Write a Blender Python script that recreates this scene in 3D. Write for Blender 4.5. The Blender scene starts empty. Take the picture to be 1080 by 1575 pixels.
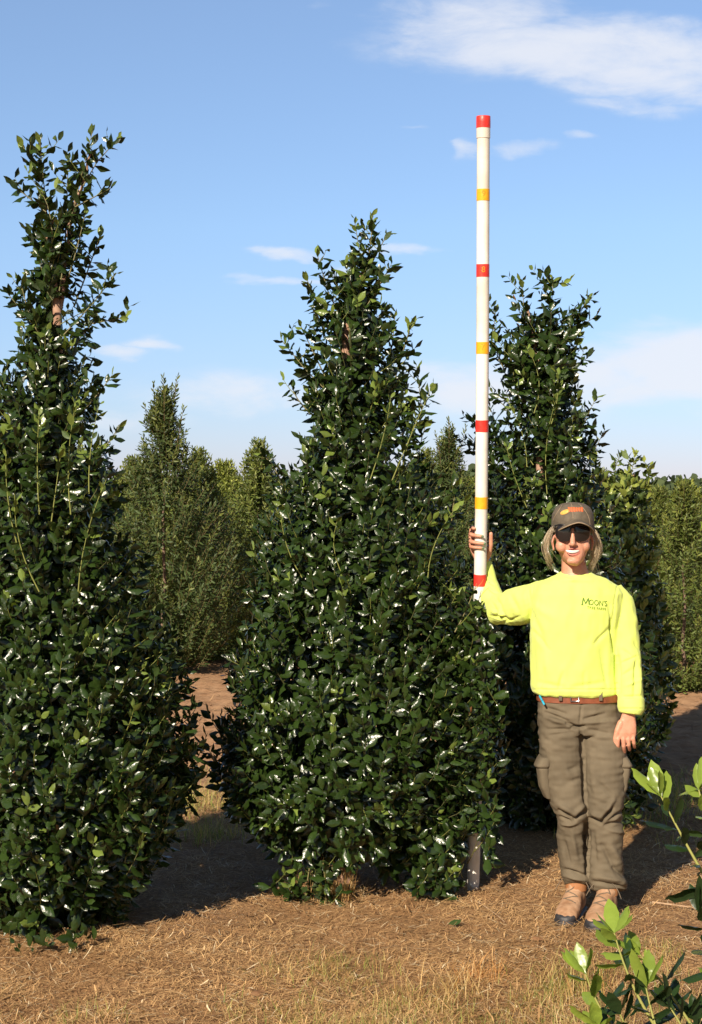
import bpy, math, random
import numpy as np
from mathutils import Vector, Matrix
from mathutils.bvhtree import BVHTree

random.seed(7)
rng = np.random.default_rng(11)
scene = bpy.context.scene
COL = scene.collection
R = math.radians

# ------------------------------------------------------------------ camera
F, H_CAM, Y_HOR = 2322.0, 1.66, 770.0          # focal length (px of a 1575 px tall frame), eye height, horizon row
cam_d = bpy.data.cameras.new('camera')
cam_d.sensor_fit = 'VERTICAL'
cam_d.sensor_height = 36.0
cam_d.lens = 36.0 * F / 1575.0
cam_d.shift_y = -(787.5 - Y_HOR) / 1575.0
cam_d.clip_start = 0.05
cam_d.clip_end = 9000
cam = bpy.data.objects.new('camera', cam_d)
COL.objects.link(cam)
cam.location = (0, 0, H_CAM)
cam.rotation_euler = (R(90), 0, 0)
scene.camera = cam

# ------------------------------------------------------------------ light
SUN_AZ, SUN_EL = 26.0, 31.0                    # light travels towards +Y and +X by SUN_AZ
world = bpy.data.worlds.new('World')
scene.world = world
world.use_nodes = True
wn, wl = world.node_tree.nodes, world.node_tree.links
wn.clear()
w_out = wn.new('ShaderNodeOutputWorld')
w_bg = wn.new('ShaderNodeBackground')
w_bg.inputs['Strength'].default_value = 0.072
sky = wn.new('ShaderNodeTexSky')
sky.sky_type = 'NISHITA'
sky.sun_disc = False
sky.sun_elevation = R(SUN_EL)
sky.sun_rotation = R(180 + SUN_AZ)
sky.air_density = 1.0
sky.dust_density = 0.1
sky.ozone_density = 2.0

def wmath(op, a, b=None, c=None, clamp=False):
    n = wn.new('ShaderNodeMath'); n.operation = op; n.use_clamp = clamp
    for i, v in enumerate((a, b, c)):
        if v is None: continue
        if isinstance(v, (int, float)): n.inputs[i].default_value = v
        else: wl.new(v, n.inputs[i])
    return n.outputs[0]

w_tc = wn.new('ShaderNodeTexCoord')
w_sep = wn.new('ShaderNodeSeparateXYZ')
wl.new(w_tc.outputs['Generated'], w_sep.inputs[0])
w_y = wmath('MAXIMUM', w_sep.outputs['Y'], 0.05)
w_u = wmath('DIVIDE', w_sep.outputs['X'], w_y)         # bearing east of north
w_v = wmath('DIVIDE', w_sep.outputs['Z'], w_y)         # height over the horizon
w_comb = wn.new('ShaderNodeCombineXYZ')
wl.new(wmath('MULTIPLY', w_u, 1.0), w_comb.inputs[0])
wl.new(wmath('MULTIPLY', w_v, 2.4), w_comb.inputs[1])
w_n1 = wn.new('ShaderNodeTexNoise')
w_n1.inputs['Scale'].default_value = 13.0
w_n1.inputs['Detail'].default_value = 9.0
w_n1.inputs['Roughness'].default_value = 0.62
w_n1.inputs['Distortion'].default_value = 0.35
wl.new(w_comb.outputs[0], w_n1.inputs['Vector'])
# (bearing, height, half width, half height, strength): banks of cloud ahead
CLOUDS = [(.150, .300, .135, .024, 1.0), (.090, .318, .075, .022, .85), (.205, .280, .085, .018, .9), (.06, .300, .04, .012, .6), (.19, .262, .05, .008, .55),
          (.150, .270, .05, .012, .35), (.105, .296, .060, .012, .5), (.20, .257, .03, .010, .45),
          (.225, .092, .085, .028, 1.25), (.165, .080, .085, .024, 1.0), (.080, .074, .075, .022, .95), (.29, .07, .09, .03, .8),
          (.118, .233, .026, .007, .75), (.150, .241, .022, .005, .7), (.078, .232, .012, .010, .65), (.041, .246, .008, .003, .35),
          (-.040, .164, .034, .005, .75), (.028, .164, .032, .005, .7), (-.050, .146, .040, .004, .7), (-.01, .152, .03, .006, .55),
          (-.195, .232, .02, .004, .15), (-.155, .098, .024, .007, .65), (-.13, .104, .028, .006, .6), (-.07, .072, .13, .020, .62),
          (-.15, .055, .09, .018, .45), (-.02, .328, .02, .006, .35), (-.28, .08, .10, .02, .5), (.45, .2, .15, .03, .8), (-.5, .25, .16, .03, .8)]
w_nd = wn.new('ShaderNodeTexNoise'); w_nd.inputs['Scale'].default_value = 16.0; w_nd.inputs['Detail'].default_value = 5.0
wl.new(w_comb.outputs[0], w_nd.inputs['Vector'])
w_sd = wn.new('ShaderNodeSeparateXYZ'); wl.new(w_nd.outputs['Color'], w_sd.inputs[0])
w_u = wmath('ADD', w_u, wmath('MULTIPLY', wmath('SUBTRACT', w_sd.outputs[0], .5), .075))
w_v0 = w_v
w_v = wmath('ADD', w_v, wmath('MULTIPLY', wmath('SUBTRACT', w_sd.outputs[1], .5), .026))
w_sum = None
for (cu, cv, su, sv, k) in CLOUDS:
    a = wmath('POWER', wmath('ABSOLUTE', wmath('DIVIDE', wmath('SUBTRACT', w_u, cu), su)), 2.0)
    b = wmath('POWER', wmath('ABSOLUTE', wmath('DIVIDE', wmath('SUBTRACT', w_v, cv), sv)), 2.0)
    g = wmath('MULTIPLY', wmath('POWER', 2.718, wmath('MULTIPLY', wmath('ADD', a, b), -1.0)), k)
    w_sum = g if w_sum is None else wmath('MAXIMUM', w_sum, g)
w_d = wmath('ADD', wmath('MULTIPLY', w_sum, 1.0), wmath('MULTIPLY', wmath('SUBTRACT', w_n1.outputs['Fac'], 0.5), 1.5))
w_d = wmath('MULTIPLY', w_d, wmath('MULTIPLY', w_sum, 2.2, clamp=True))
w_mr = wn.new('ShaderNodeMapRange'); w_mr.interpolation_type = 'SMOOTHSTEP'
wl.new(w_d, w_mr.inputs['Value'])
w_mr.inputs['From Min'].default_value = 0.10
w_mr.inputs['From Max'].default_value = 1.02
w_fac = wmath('MULTIPLY', wmath('MULTIPLY', w_mr.outputs[0], 0.84), wmath('GREATER_THAN', w_sep.outputs['Y'], 0.06))
w_tint = wn.new('ShaderNodeMix'); w_tint.data_type = 'RGBA'; w_tint.blend_type = 'MULTIPLY'
w_tint.inputs[0].default_value = 1.0
wl.new(sky.outputs[0], w_tint.inputs[6])
w_ramp = wn.new('ShaderNodeValToRGB')               # the hazy bright band over the horizon is weaker than in the model sky
wl.new(wmath('MULTIPLY', w_v0, 1.6, clamp=True), w_ramp.inputs[0])
for i_, (p_, c_) in enumerate(((0.0, (.60, .60, .98)), (.10, (.74, .79, 1.04)), (.29, (1.04, 1.09, 1.22)), (.54, (1.28, 1.27, 1.34)), (1.0, (.70, .66, .66)))):
    e_ = w_ramp.color_ramp.elements[i_] if i_ < 2 else w_ramp.color_ramp.elements.new(p_)
    e_.position = p_; e_.color = (*c_, 1)
wl.new(w_ramp.outputs[0], w_tint.inputs[7])
w_mix = wn.new('ShaderNodeMix'); w_mix.data_type = 'RGBA'
wl.new(w_fac, w_mix.inputs[0])
wl.new(w_tint.outputs[2], w_mix.inputs[6])
w_mix.inputs[7].default_value = (7.6, 7.8, 8.4, 1)
wl.new(w_mix.outputs[2], w_bg.inputs['Color'])
wl.new(w_bg.outputs[0], w_out.inputs[0])

sun_d = bpy.data.lights.new('sun', 'SUN')
sun_d.energy = 4.8
sun_d.angle = R(0.53)
sun_d.color = (1.0, 0.87, 0.70)
sun = bpy.data.objects.new('sun', sun_d)
COL.objects.link(sun)
L = Vector((math.sin(R(SUN_AZ)) * math.cos(R(SUN_EL)), math.cos(R(SUN_AZ)) * math.cos(R(SUN_EL)), -math.sin(R(SUN_EL))))
sun.rotation_euler = L.to_track_quat('-Z', 'Y').to_euler()
sun.location = (-6, -12, 10)

scene.view_settings.view_transform = 'Standard'
scene.view_settings.look = 'None'
scene.view_settings.gamma = 1.0
scene.view_settings.exposure = 0.65

# ------------------------------------------------------------------ helpers
def W(px, py, Y):
    """point seen at photo position (px, py) that stands Y metres ahead"""
    return np.array([(px - 540.0) * Y / F, Y, H_CAM - (py - Y_HOR) * Y / F])

def link(name, me, mat=None, parent=None, smooth=True, sharp=0):
    o = bpy.data.objects.new(name, me)
    COL.objects.link(o)
    if mat is not None:
        for m in (mat if isinstance(mat, (list, tuple)) else [mat]): me.materials.append(m)
    if smooth: me.polygons.foreach_set('use_smooth', np.ones(len(me.polygons), bool))
    if sharp: me.set_sharp_from_angle(angle=R(sharp))
    if parent is not None:
        o.parent = parent
        o.matrix_parent_inverse = Matrix.Translation(parent.location).inverted()
    return o

def thing(name, label, cat, loc, group=None):
    o = bpy.data.objects.new(name, None)
    o.empty_display_size = 0.1
    COL.objects.link(o)
    o.location = loc
    tag(o, label, cat, group)
    return o

def tag(o, label=None, cat=None, group=None, kind=None):
    if label: o['label'] = label
    if cat: o['category'] = cat
    if group: o['group'] = group
    if kind: o['kind'] = kind
    return o

def np_mesh(name, V, faces4=None, faces3=None, tint=None):
    """fast mesh from numpy arrays of quads and triangles"""
    me = bpy.data.meshes.new(name)
    V = np.asarray(V, np.float32)
    f4 = np.zeros((0, 4), np.int32) if faces4 is None else np.asarray(faces4, np.int32)
    f3 = np.zeros((0, 3), np.int32) if faces3 is None else np.asarray(faces3, np.int32)
    me.vertices.add(len(V)); me.vertices.foreach_set('co', V.ravel())
    loops = np.concatenate([f4.ravel(), f3.ravel()])
    me.loops.add(len(loops)); me.loops.foreach_set('vertex_index', loops)
    tot = np.concatenate([np.full(len(f4), 4, np.int32), np.full(len(f3), 3, np.int32)])
    start = np.concatenate([[0], np.cumsum(tot)[:-1]]).astype(np.int32)
    me.polygons.add(len(tot)); me.polygons.foreach_set('loop_start', start); me.polygons.foreach_set('loop_total', tot)
    me.update(calc_edges=True)
    if tint is not None:
        a = me.attributes.new('tint', 'FLOAT_COLOR', 'POINT')
        c = np.ones((len(V), 4), np.float32); c[:, :3] = tint
        a.data.foreach_set('color', c.ravel())
    return me

class Bag:
    """collects closed lofts into one mesh"""
    def __init__(self): self.V = []; self.F = []; self.n = 0
    def add(self, V, Fc):
        self.V.append(np.asarray(V, float)); self.F += [tuple(i + self.n for i in f) for f in Fc]; self.n += len(V)
    def loft(self, rings, cap=True):
        n = len(rings[0]); V = np.concatenate(rings); Fc = []
        for k in range(len(rings) - 1):
            for i in range(n):
                j = (i + 1) % n
                Fc.append((k * n + i, k * n + j, (k + 1) * n + j, (k + 1) * n + i))
        if cap:
            Fc.append(tuple(range(n))[::-1]); Fc.append(tuple((len(rings) - 1) * n + i for i in range(n)))
        self.add(V, Fc)
    def tube(self, pts, rad, n=12, flat=1.0, up=(0, -1, 0), round_ends=True):
        """smooth tube through pts; flat squeezes the section along 'up'"""
        pts = np.asarray(pts, float); rad = np.asarray(rad, float) * np.ones(len(pts))
        rings = []
        P, Q = list(pts), list(rad)
        tang = np.gradient(pts, axis=0); tang /= np.linalg.norm(tang, axis=1)[:, None] + 1e-12
        T = list(tang)
        if round_ends:
            for k, s in ((0, -1), (-1, 1)):
                c, r, t = pts[k], rad[k], tang[k]
                extra = [(c + s * t * r * math.sin(a), r * math.cos(a)) for a in (R(35), R(65), R(86))]
                if s < 0:
                    P = [e[0] for e in extra[::-1]] + P; Q = [e[1] for e in extra[::-1]] + Q; T = [t] * 3 + T
                else:
                    P = P + [e[0] for e in extra]; Q = Q + [e[1] for e in extra]; T = T + [t] * 3
        u0 = np.asarray(up, float)
        for p, r, t in zip(P, Q, T):
            v = u0 - t * np.dot(u0, t)
            if np.linalg.norm(v) < 1e-3: v = np.array([1, 0, 0]) - t * t[0]
            v /= np.linalg.norm(v); u = np.cross(v, t)
            a = np.linspace(0, 2 * math.pi, n, endpoint=False)
            rings.append(p + r * (np.cos(a)[:, None] * u + flat * np.sin(a)[:, None] * v))
        self.loft(rings)
    def ball(self, c, r, n=14):
        c = np.asarray(c, float); r = np.asarray(r, float) * np.ones(3)
        a = np.linspace(0, 2 * math.pi, n, endpoint=False); rings = []
        for t in np.linspace(-88, 88, n // 2 + 3):
            rings.append(c + r * np.stack([np.cos(a) * math.cos(R(t)), np.sin(a) * math.cos(R(t)), np.full(n, math.sin(R(t)))], 1))
        self.loft(rings)
    def box(self, c, half, axes=None):
        ax = np.eye(3) if axes is None else np.asarray(axes, float)
        V = [np.asarray(c, float) + sum(s * h * a for s, h, a in zip(sg, half, ax)) for sg in
             [(-1, -1, -1), (1, -1, -1), (1, 1, -1), (-1, 1, -1), (-1, -1, 1), (1, -1, 1), (1, 1, 1), (-1, 1, 1)]]
        self.add(V, [(0, 3, 2, 1), (4, 5, 6, 7), (0, 1, 5, 4), (1, 2, 6, 5), (2, 3, 7, 6), (3, 0, 4, 7)])
    def mesh(self, name):
        me = bpy.data.meshes.new(name)
        me.from_pydata(np.concatenate(self.V).tolist(), [], self.F); me.update()
        return me
    def build(self, name, mat, parent=None, smooth=True): return link(name, self.mesh(name), mat, parent, smooth, 50)

def oval(c, hw, front, back, n=28, p=2.3):
    """horizontal section: half width hw, reaching 'front' towards the viewer and 'back' away"""
    a = np.linspace(0, 2 * math.pi, n, endpoint=False)
    ca, sa = np.cos(a), np.sin(a)
    x = np.sign(ca) * np.abs(ca) ** (2 / p) * hw
    y = np.sign(sa) * np.abs(sa) ** (2 / p)
    y = np.where(y < 0, y * front, y * back)
    return np.stack([c[0] + x, c[1] + y, np.full(n, c[2])], 1)

def remesh(bag, name, voxel, smooth_it=4, fac=0.5):
    """melts the lofts of a bag into one continuous skin"""
    me = bag.mesh(name)
    o = bpy.data.objects.new(name, me); COL.objects.link(o)
    m = o.modifiers.new('r', 'REMESH'); m.mode = 'VOXEL'; m.voxel_size = voxel
    s = o.modifiers.new('s', 'SMOOTH'); s.factor = fac; s.iterations = smooth_it
    dg = bpy.context.evaluated_depsgraph_get(); dg.update()
    out = bpy.data.meshes.new_from_object(o.evaluated_get(dg))
    bpy.data.objects.remove(o); bpy.data.meshes.remove(me)
    out.name = name
    return out

def coords(me):
    a = np.empty(len(me.vertices) * 3, np.float32); me.vertices.foreach_get('co', a); return a.reshape(-1, 3).astype(float)
def normals(me):
    a = np.empty(len(me.vertices) * 3, np.float32); me.vertices.foreach_get('normal', a); return a.reshape(-1, 3).astype(float)

# value noise on numpy points
_perm = rng.permutation(4096); _val = rng.random(4096)
def vnoise(P, scale):
    P = np.asarray(P, float) * scale
    i = np.floor(P).astype(int); f = P - i; f = f * f * (3 - 2 * f)
    out = 0
    for dx in (0, 1):
        for dy in (0, 1):
            for dz in (0, 1):
                h = _val[_perm[(_perm[(_perm[(i[:, 0] + dx) & 4095] + i[:, 1] + dy) & 4095] + i[:, 2] + dz) & 4095]]
                w = (f[:, 0] if dx else 1 - f[:, 0]) * (f[:, 1] if dy else 1 - f[:, 1]) * (f[:, 2] if dz else 1 - f[:, 2])
                out = out + h * w
    return out - 0.5

# ------------------------------------------------------------------ materials
def new_mat(name):
    m = bpy.data.materials.new(name); m.use_nodes = True
    return m, m.node_tree.nodes, m.node_tree.links, m.node_tree.nodes['Principled BSDF']

def noisy(name, c1, c2, scale=20, rough=0.7, bump=0.0, bscale=80, detail=5, spec=0.5, metal=0.0, coord='Object', lo=.35, hi=.65, sheen=0):
    m, n, l, b = new_mat(name)
    tc = n.new('ShaderNodeTexCoord'); t = n.new('ShaderNodeTexNoise')
    t.inputs['Scale'].default_value = scale; t.inputs['Detail'].default_value = detail
    l.new(tc.outputs[coord], t.inputs['Vector'])
    r = n.new('ShaderNodeValToRGB')
    r.color_ramp.elements[0].position = lo; r.color_ramp.elements[1].position = hi
    r.color_ramp.elements[0].color = (*c1, 1); r.color_ramp.elements[1].color = (*c2, 1)
    l.new(t.outputs['Fac'], r.inputs[0]); l.new(r.outputs[0], b.inputs['Base Color'])
    b.inputs['Roughness'].default_value = rough; b.inputs['Metallic'].default_value = metal
    b.inputs['Specular IOR Level'].default_value = spec
    if sheen: b.inputs['Sheen Weight'].default_value = sheen
    if bump:
        t2 = n.new('ShaderNodeTexNoise'); t2.inputs['Scale'].default_value = bscale; t2.inputs['Detail'].default_value = 4
        l.new(tc.outputs[coord], t2.inputs['Vector'])
        bp = n.new('ShaderNodeBump'); bp.inputs['Strength'].default_value = bump; bp.inputs['Distance'].default_value = 0.003
        l.new(t2.outputs['Fac'], bp.inputs['Height']); l.new(bp.outputs[0], b.inputs['Normal'])
    return m

def leaf_mat(name, rough=0.25, spec=0.5, trans=0.18, back=(1.25, 1.2, 1.1), bumpy=0):
    m, n, l, b = new_mat(name)
    at = n.new('ShaderNodeAttribute'); at.attribute_name = 'tint'
    geo = n.new('ShaderNodeNewGeometry')
    mul = n.new('ShaderNodeMix'); mul.data_type = 'RGBA'; mul.blend_type = 'MULTIPLY'; mul.inputs[0].default_value = 1
    l.new(at.outputs['Color'], mul.inputs[6]); mul.inputs[7].default_value = (*back, 1)
    mx = n.new('ShaderNodeMix'); mx.data_type = 'RGBA'
    l.new(geo.outputs['Backfacing'], mx.inputs[0]); l.new(at.outputs['Color'], mx.inputs[6]); l.new(mul.outputs[2], mx.inputs[7])
    l.new(mx.outputs[2], b.inputs['Base Color'])
    rr = n.new('ShaderNodeMapRange'); l.new(geo.outputs['Backfacing'], rr.inputs['Value'])
    rr.inputs['To Min'].default_value = rough; rr.inputs['To Max'].default_value = 0.6
    l.new(rr.outputs[0], b.inputs['Roughness'])
    b.inputs['Specular IOR Level'].default_value = spec
    if bumpy:
        tcx = n.new('ShaderNodeTexCoord'); tn = n.new('ShaderNodeTexNoise'); tn.inputs['Scale'].default_value = bumpy; tn.inputs['Detail'].default_value = 2
        l.new(tcx.outputs['Object'], tn.inputs['Vector']); bp = n.new('ShaderNodeBump'); bp.inputs['Strength'].default_value = .55; bp.inputs['Distance'].default_value = .004
        l.new(tn.outputs['Fac'], bp.inputs['Height']); l.new(bp.outputs[0], b.inputs['Normal'])
    tr = n.new('ShaderNodeBsdfTranslucent')
    tm = n.new('ShaderNodeMix'); tm.data_type = 'RGBA'; tm.blend_type = 'MULTIPLY'; tm.inputs[0].default_value = 1
    l.new(at.outputs['Color'], tm.inputs[6]); tm.inputs[7].default_value = (2.0, 2.2, .8, 1); l.new(tm.outputs[2], tr.inputs['Color'])
    ms = n.new('ShaderNodeMixShader'); ms.inputs[0].default_value = trans
    l.new(b.outputs[0], ms.inputs[1]); l.new(tr.outputs[0], ms.inputs[2])
    l.new(ms.outputs[0], n['Material Output'].inputs['Surface'])
    return m

def attr_mat(name, rough=0.8, spec=0.3, trans=0.0):
    m, n, l, b = new_mat(name)
    at = n.new('ShaderNodeAttribute'); at.attribute_name = 'tint'
    l.new(at.outputs['Color'], b.inputs['Base Color'])
    b.inputs['Roughness'].default_value = rough; b.inputs['Specular IOR Level'].default_value = spec
    return m

M_leaf = leaf_mat('holly_leaf', 0.28, 0.55, 0.10, bumpy=70)
M_leaf_near = leaf_mat('young_holly_leaf', 0.30, 0.45, 0.25, bumpy=45)
M_fine = leaf_mat('fine_leaf', 0.5, 0.3, 0.18)
M_wood = leaf_mat('distant_leaf', 0.7, 0.1, 0.1)
M_stem = attr_mat('green_stem', 0.55, 0.4)
M_bark = noisy('trunk_bark', (.30, .17, .11), (.42, .26, .18), 25, .8, .5, 60)
M_bark2 = noisy('dark_trunk_bark', (.13, .085, .06), (.20, .13, .09), 25, .85, .5, 60)
M_straw = attr_mat('straw', 0.6, 0.35)
M_grass = leaf_mat('grass_blade', 0.5, 0.3, 0.25)

# ground: red-brown dirt under pine straw
def ground_mat():
    m, n, l, b = new_mat('dirt')
    tc = n.new('ShaderNodeTexCoord')
    def noise(scale, detail, rough=.6):
        t = n.new('ShaderNodeTexNoise'); t.inputs['Scale'].default_value = scale; t.inputs['Detail'].default_value = detail
        t.inputs['Roughness'].default_value = rough; l.new(tc.outputs['Object'], t.inputs['Vector']); return t.outputs['Fac']
    def ramp(fac, c1, c2, lo, hi):
        r = n.new('ShaderNodeValToRGB'); r.color_ramp.elements[0].position = lo; r.color_ramp.elements[1].position = hi
        r.color_ramp.elements[0].color = (*c1, 1); r.color_ramp.elements[1].color = (*c2, 1); l.new(fac, r.inputs[0]); return r.outputs[0]
    dirt = ramp(noise(7, 8, .7), (.27, .14, .07), (.52, .32, .18), .3, .7)
    near = ramp(noise(60, 6, .75), (.20, .105, .05), (.52, .31, .145), .3, .68)
    sep = n.new('ShaderNodeSeparateXYZ'); l.new(tc.outputs['Object'], sep.inputs[0])
    mr = n.new('ShaderNodeMapRange'); l.new(sep.outputs['Y'], mr.inputs['Value'])
    mr.inputs['From Min'].default_value = 7.6; mr.inputs['From Max'].default_value = 8.6
    mr.inputs['To Min'].default_value = 0; mr.inputs['To Max'].default_value = 1
    mix = n.new('ShaderNodeMix'); mix.data_type = 'RGBA'
    l.new(mr.outputs[0], mix.inputs[0]); l.new(near, mix.inputs[6]); l.new(dirt, mix.inputs[7])
    far = ramp(noise(.05, 6, .6), (.06, .085, .03), (.16, .13, .06), .4, .62)
    mr2 = n.new('ShaderNodeMapRange'); l.new(sep.outputs['Y'], mr2.inputs['Value'])
    mr2.inputs['From Min'].default_value = 24; mr2.inputs['From Max'].default_value = 60
    mix2 = n.new('ShaderNodeMix'); mix2.data_type = 'RGBA'
    l.new(mr2.outputs[0], mix2.inputs[0]); l.new(mix.outputs[2], mix2.inputs[6]); l.new(far, mix2.inputs[7])
    l.new(mix2.outputs[2], b.inputs['Base Color'])
    b.inputs['Roughness'].default_value = .95; b.inputs['Specular IOR Level'].default_value = .15
    bp = n.new('ShaderNodeBump'); bp.inputs['Strength'].default_value = .8; bp.inputs['Distance'].default_value = .012
    l.new(noise(90, 6, .75), bp.inputs['Height']); l.new(bp.outputs[0], b.inputs['Normal'])
    return m
M_ground = ground_mat()

# ------------------------------------------------------------------ ground
def Hg(x, y):
    x = np.atleast_1d(np.asarray(x, float)); y = np.atleast_1d(np.asarray(y, float))
    P = np.stack([x, y, np.zeros_like(x)], 1)
    h = .045 * vnoise(P, 1.1) + .03 * vnoise(P + 7, 3.5) + (.014 + .016 * np.clip(y - 7.4, 0, 1)) * vnoise(P + 31, 11) + .012 * np.clip(y - 7.4, 0, 1) * vnoise(P + 3, 19)
    far = np.clip((25 - np.hypot(x, y - 6)) / 15, 0, 1)
    flat = np.clip((np.hypot(x - .93, (y - 5.97)) - .22) / .35, 0, 1)      # trodden flat under the feet
    return h * far * flat
xs = np.unique(np.concatenate([np.arange(-3.6, 3.6, .04), -np.geomspace(3.6, 4000, 40), np.geomspace(3.6, 4000, 40)]))
ys = np.unique(np.concatenate([np.arange(3.6, 14, .045), -np.geomspace(.5, 4000, 20) + 3.1, np.geomspace(14, 6000, 60)]))
gx, gy = np.meshgrid(xs, ys)
V = np.stack([gx.ravel(), gy.ravel(), Hg(gx.ravel(), gy.ravel())], 1)
nx, ny = len(xs), len(ys)
ii = (np.arange(ny - 1)[:, None] * nx + np.arange(nx - 1)[None]).ravel()
tag(link('ground', np_mesh('ground', V, np.stack([ii, ii + 1, ii + nx + 1, ii + nx], 1)), M_ground), kind='structure')

# ------------------------------------------------------------------ blades (straw, grass)
def blades(base, direc, length, width, bend, tint, seg=3, lie=False):
    """tapered bent blades, vectorised; returns V, quads, tint"""
    N = len(base); d = direc / np.linalg.norm(direc, axis=1)[:, None]
    side = np.cross(d, np.array([0, 0, 1.0])); nn = np.linalg.norm(side, axis=1)
    side[nn < 1e-3] = (1, 0, 0); side /= np.linalg.norm(side, axis=1)[:, None]
    rows = []
    for k in range(seg + 1):
        t = k / seg
        c = base + d * (length * t)[:, None] + bend * (t * t)
        w = width * (1 - .85 * t if not lie else 1 - .5 * abs(2 * t - 1)) * .5
        rows += [c - side * w[:, None], c + side * w[:, None]]
    V = np.stack(rows, 1).reshape(-1, 3)
    o = (np.arange(N) * 2 * (seg + 1))[:, None]
    Q = np.concatenate([o + np.array([[2 * k, 2 * k + 1, 2 * k + 3, 2 * k + 2]]) for k in range(seg)])
    return V, Q, np.repeat(tint, 2 * (seg + 1), 0)

def straw(N):
    global rng
    y = 4.4 + (8.6 - 4.4) * rng.random(N) ** 1.25
    x = (rng.random(N) * 2 - 1) * (y * .26 + .15)
    bare = vnoise(np.stack([x, y, 0 * x + 5], 1), 2.2) + .5 * vnoise(np.stack([x, y, 0 * x + 9], 1), 7)
    keep = (bare > -.16) | (rng.random(N) < .55)
    x, y = x[keep], y[keep]; N = len(x)
    a = rng.random(N) * 2 * math.pi
    ln = rng.uniform(.015, .085, N) * rng.uniform(.5, 1.1, N)
    d = np.stack([np.cos(a), np.sin(a), rng.normal(.06, .14, N)], 1)
    base = np.stack([x, y, Hg(x, y) + .004 + .012 * rng.random(N)], 1)
    bend = np.stack([rng.normal(0, .012, N), rng.normal(0, .012, N), rng.normal(-.004, .006, N)], 1)
    k = np.clip(rng.random(N) + 1.1 * vnoise(np.stack([x, y, 0 * x], 1), 4.5), 0, 1)[:, None]
    c = (1 - k) * np.array([.37, .205, .09]) + k * np.array([.72, .46, .21])
    c = np.where(rng.random((N, 1)) < .06, np.array([.85, .70, .45]), c)
    c = np.where(rng.random((N, 1)) < .15, np.array([.17, .085, .04]), c)
    V, Q, T = blades(base, d, ln, np.where(rng.random(N) < .02, rng.uniform(.004, .008, N), rng.uniform(.0013, .0030, N)), bend, c, 2, True)
    V[:, 2] = np.maximum(V[:, 2], Hg(V[:, 0], V[:, 1]) + .0015)
    return np_mesh('pine_straw', V, Q, None, T)
tag(link('pine_straw', straw(140000), M_straw), 'loose layer of orange tan pine straw on the ground', 'straw', kind='stuff')

NL_ = 9000                                   # sparser litter on the bare dirt of the rows behind
yl = 7.8 + 8 * rng.random(NL_) ** 1.5; xl = rng.uniform(-4, 4, NL_); al = rng.random(NL_) * 6.283
Vl, Ql, Tl = blades(np.stack([xl, yl, Hg(xl, yl) + .004], 1), np.stack([np.cos(al), np.sin(al), rng.normal(.1, .15, NL_)], 1), rng.uniform(.03, .12, NL_), rng.uniform(.003, .012, NL_), np.zeros((NL_, 3)),
                    np.array([.42, .26, .13]) * rng.uniform(.35, 1.3, (NL_, 1)), 2, True)
Vl[:, 2] = np.maximum(Vl[:, 2], Hg(Vl[:, 0], Vl[:, 1]) + .002)
tag(link('leaf_litter', np_mesh('leaf_litter', Vl, Ql, None, Tl), M_straw), 'sparse dry litter scattered over the bare dirt behind the hollies', 'litter', kind='stuff')

def grass(name, pts, hmean, cols, mat, wid=.003, n_each=1, spread=.05, lean=.45):
    P = np.repeat(pts, n_each, 0); N = len(P)
    P = P + np.stack([rng.normal(0, spread, N), rng.normal(0, spread, N)], 1)
    a = rng.random(N) * 2 * math.pi; t = np.abs(rng.normal(0, lean, N))
    d = np.stack([np.cos(a) * t, np.sin(a) * t, np.ones(N)], 1)
    ln = hmean * rng.uniform(.4, 1.5, N)
    bend = np.stack([np.cos(a), np.sin(a), -.5 * np.ones(N)], 1) * (ln * rng.uniform(.1, .6, N))[:, None]
    base = np.stack([P[:, 0], P[:, 1], Hg(P[:, 0], P[:, 1]) - .004], 1)
    k = rng.integers(0, len(cols), N)
    c = np.array(cols)[k] * rng.uniform(.75, 1.25, (N, 1))
    V, Q, T = blades(base, d, ln, wid * rng.uniform(.6, 1.4, N), bend, c, 3)
    return np_mesh(name, V, Q, None, T)
G_DRY = [(.52, .36, .16), (.45, .28, .11), (.36, .22, .08), (.6, .46, .24)]
G_MIX = [(.30, .30, .09), (.46, .36, .14), (.17, .22, .05), (.52, .38, .17), (.24, .28, .07)]
pts = []
while len(pts) < 230:                       # thin half-dry grass at the near edge
    y = 4.48 + abs(random.gauss(0, .30)); x = random.uniform(-.35, 1.15) if random.random() < .78 else random.uniform(-1.2, 1.2)
    v = float(vnoise(np.array([[x, y, 3.]]), 2.6)[0])
    if v > -.03 + .14 * (y - 4.6): pts.append((x, y))
for (px_, py_, n_, sp_) in ((520, 1512, 70, .10), (600, 1562, 70, .12), (860, 1545, 55, .10), (965, 1505, 45, .08), (430, 1572, 45, .09), (700, 1568, 45, .08), (120, 1570, 25, .1), (560, 1490, 22, .06), (1000, 1480, 30, .07)):
    Yc = F * H_CAM / (py_ - Y_HOR); xc = (px_ - 540) * Yc / F
    pts += [(xc + random.gauss(0, sp_), Yc + random.gauss(0, sp_)) for _ in range(int(n_ * .42))]
me = grass('grass', np.array(pts), .055, G_MIX + G_MIX + G_DRY, M_grass, .0026, 16, .04, .7)
tag(link('grass', me, M_grass), 'thin half dry grass along the near edge of the straw', 'grass', kind='stuff')
pts = np.stack([rng.uniform(-2.6, 2.6, 900), rng.normal(8.35, .35, 900)], 1)
me = grass('grass', pts, .075, G_MIX, M_grass, .004, 12, .05)
tag(link('grass', me, M_grass), 'strip of yellow green grass between the two tree rows', 'grass', kind='stuff')

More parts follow.
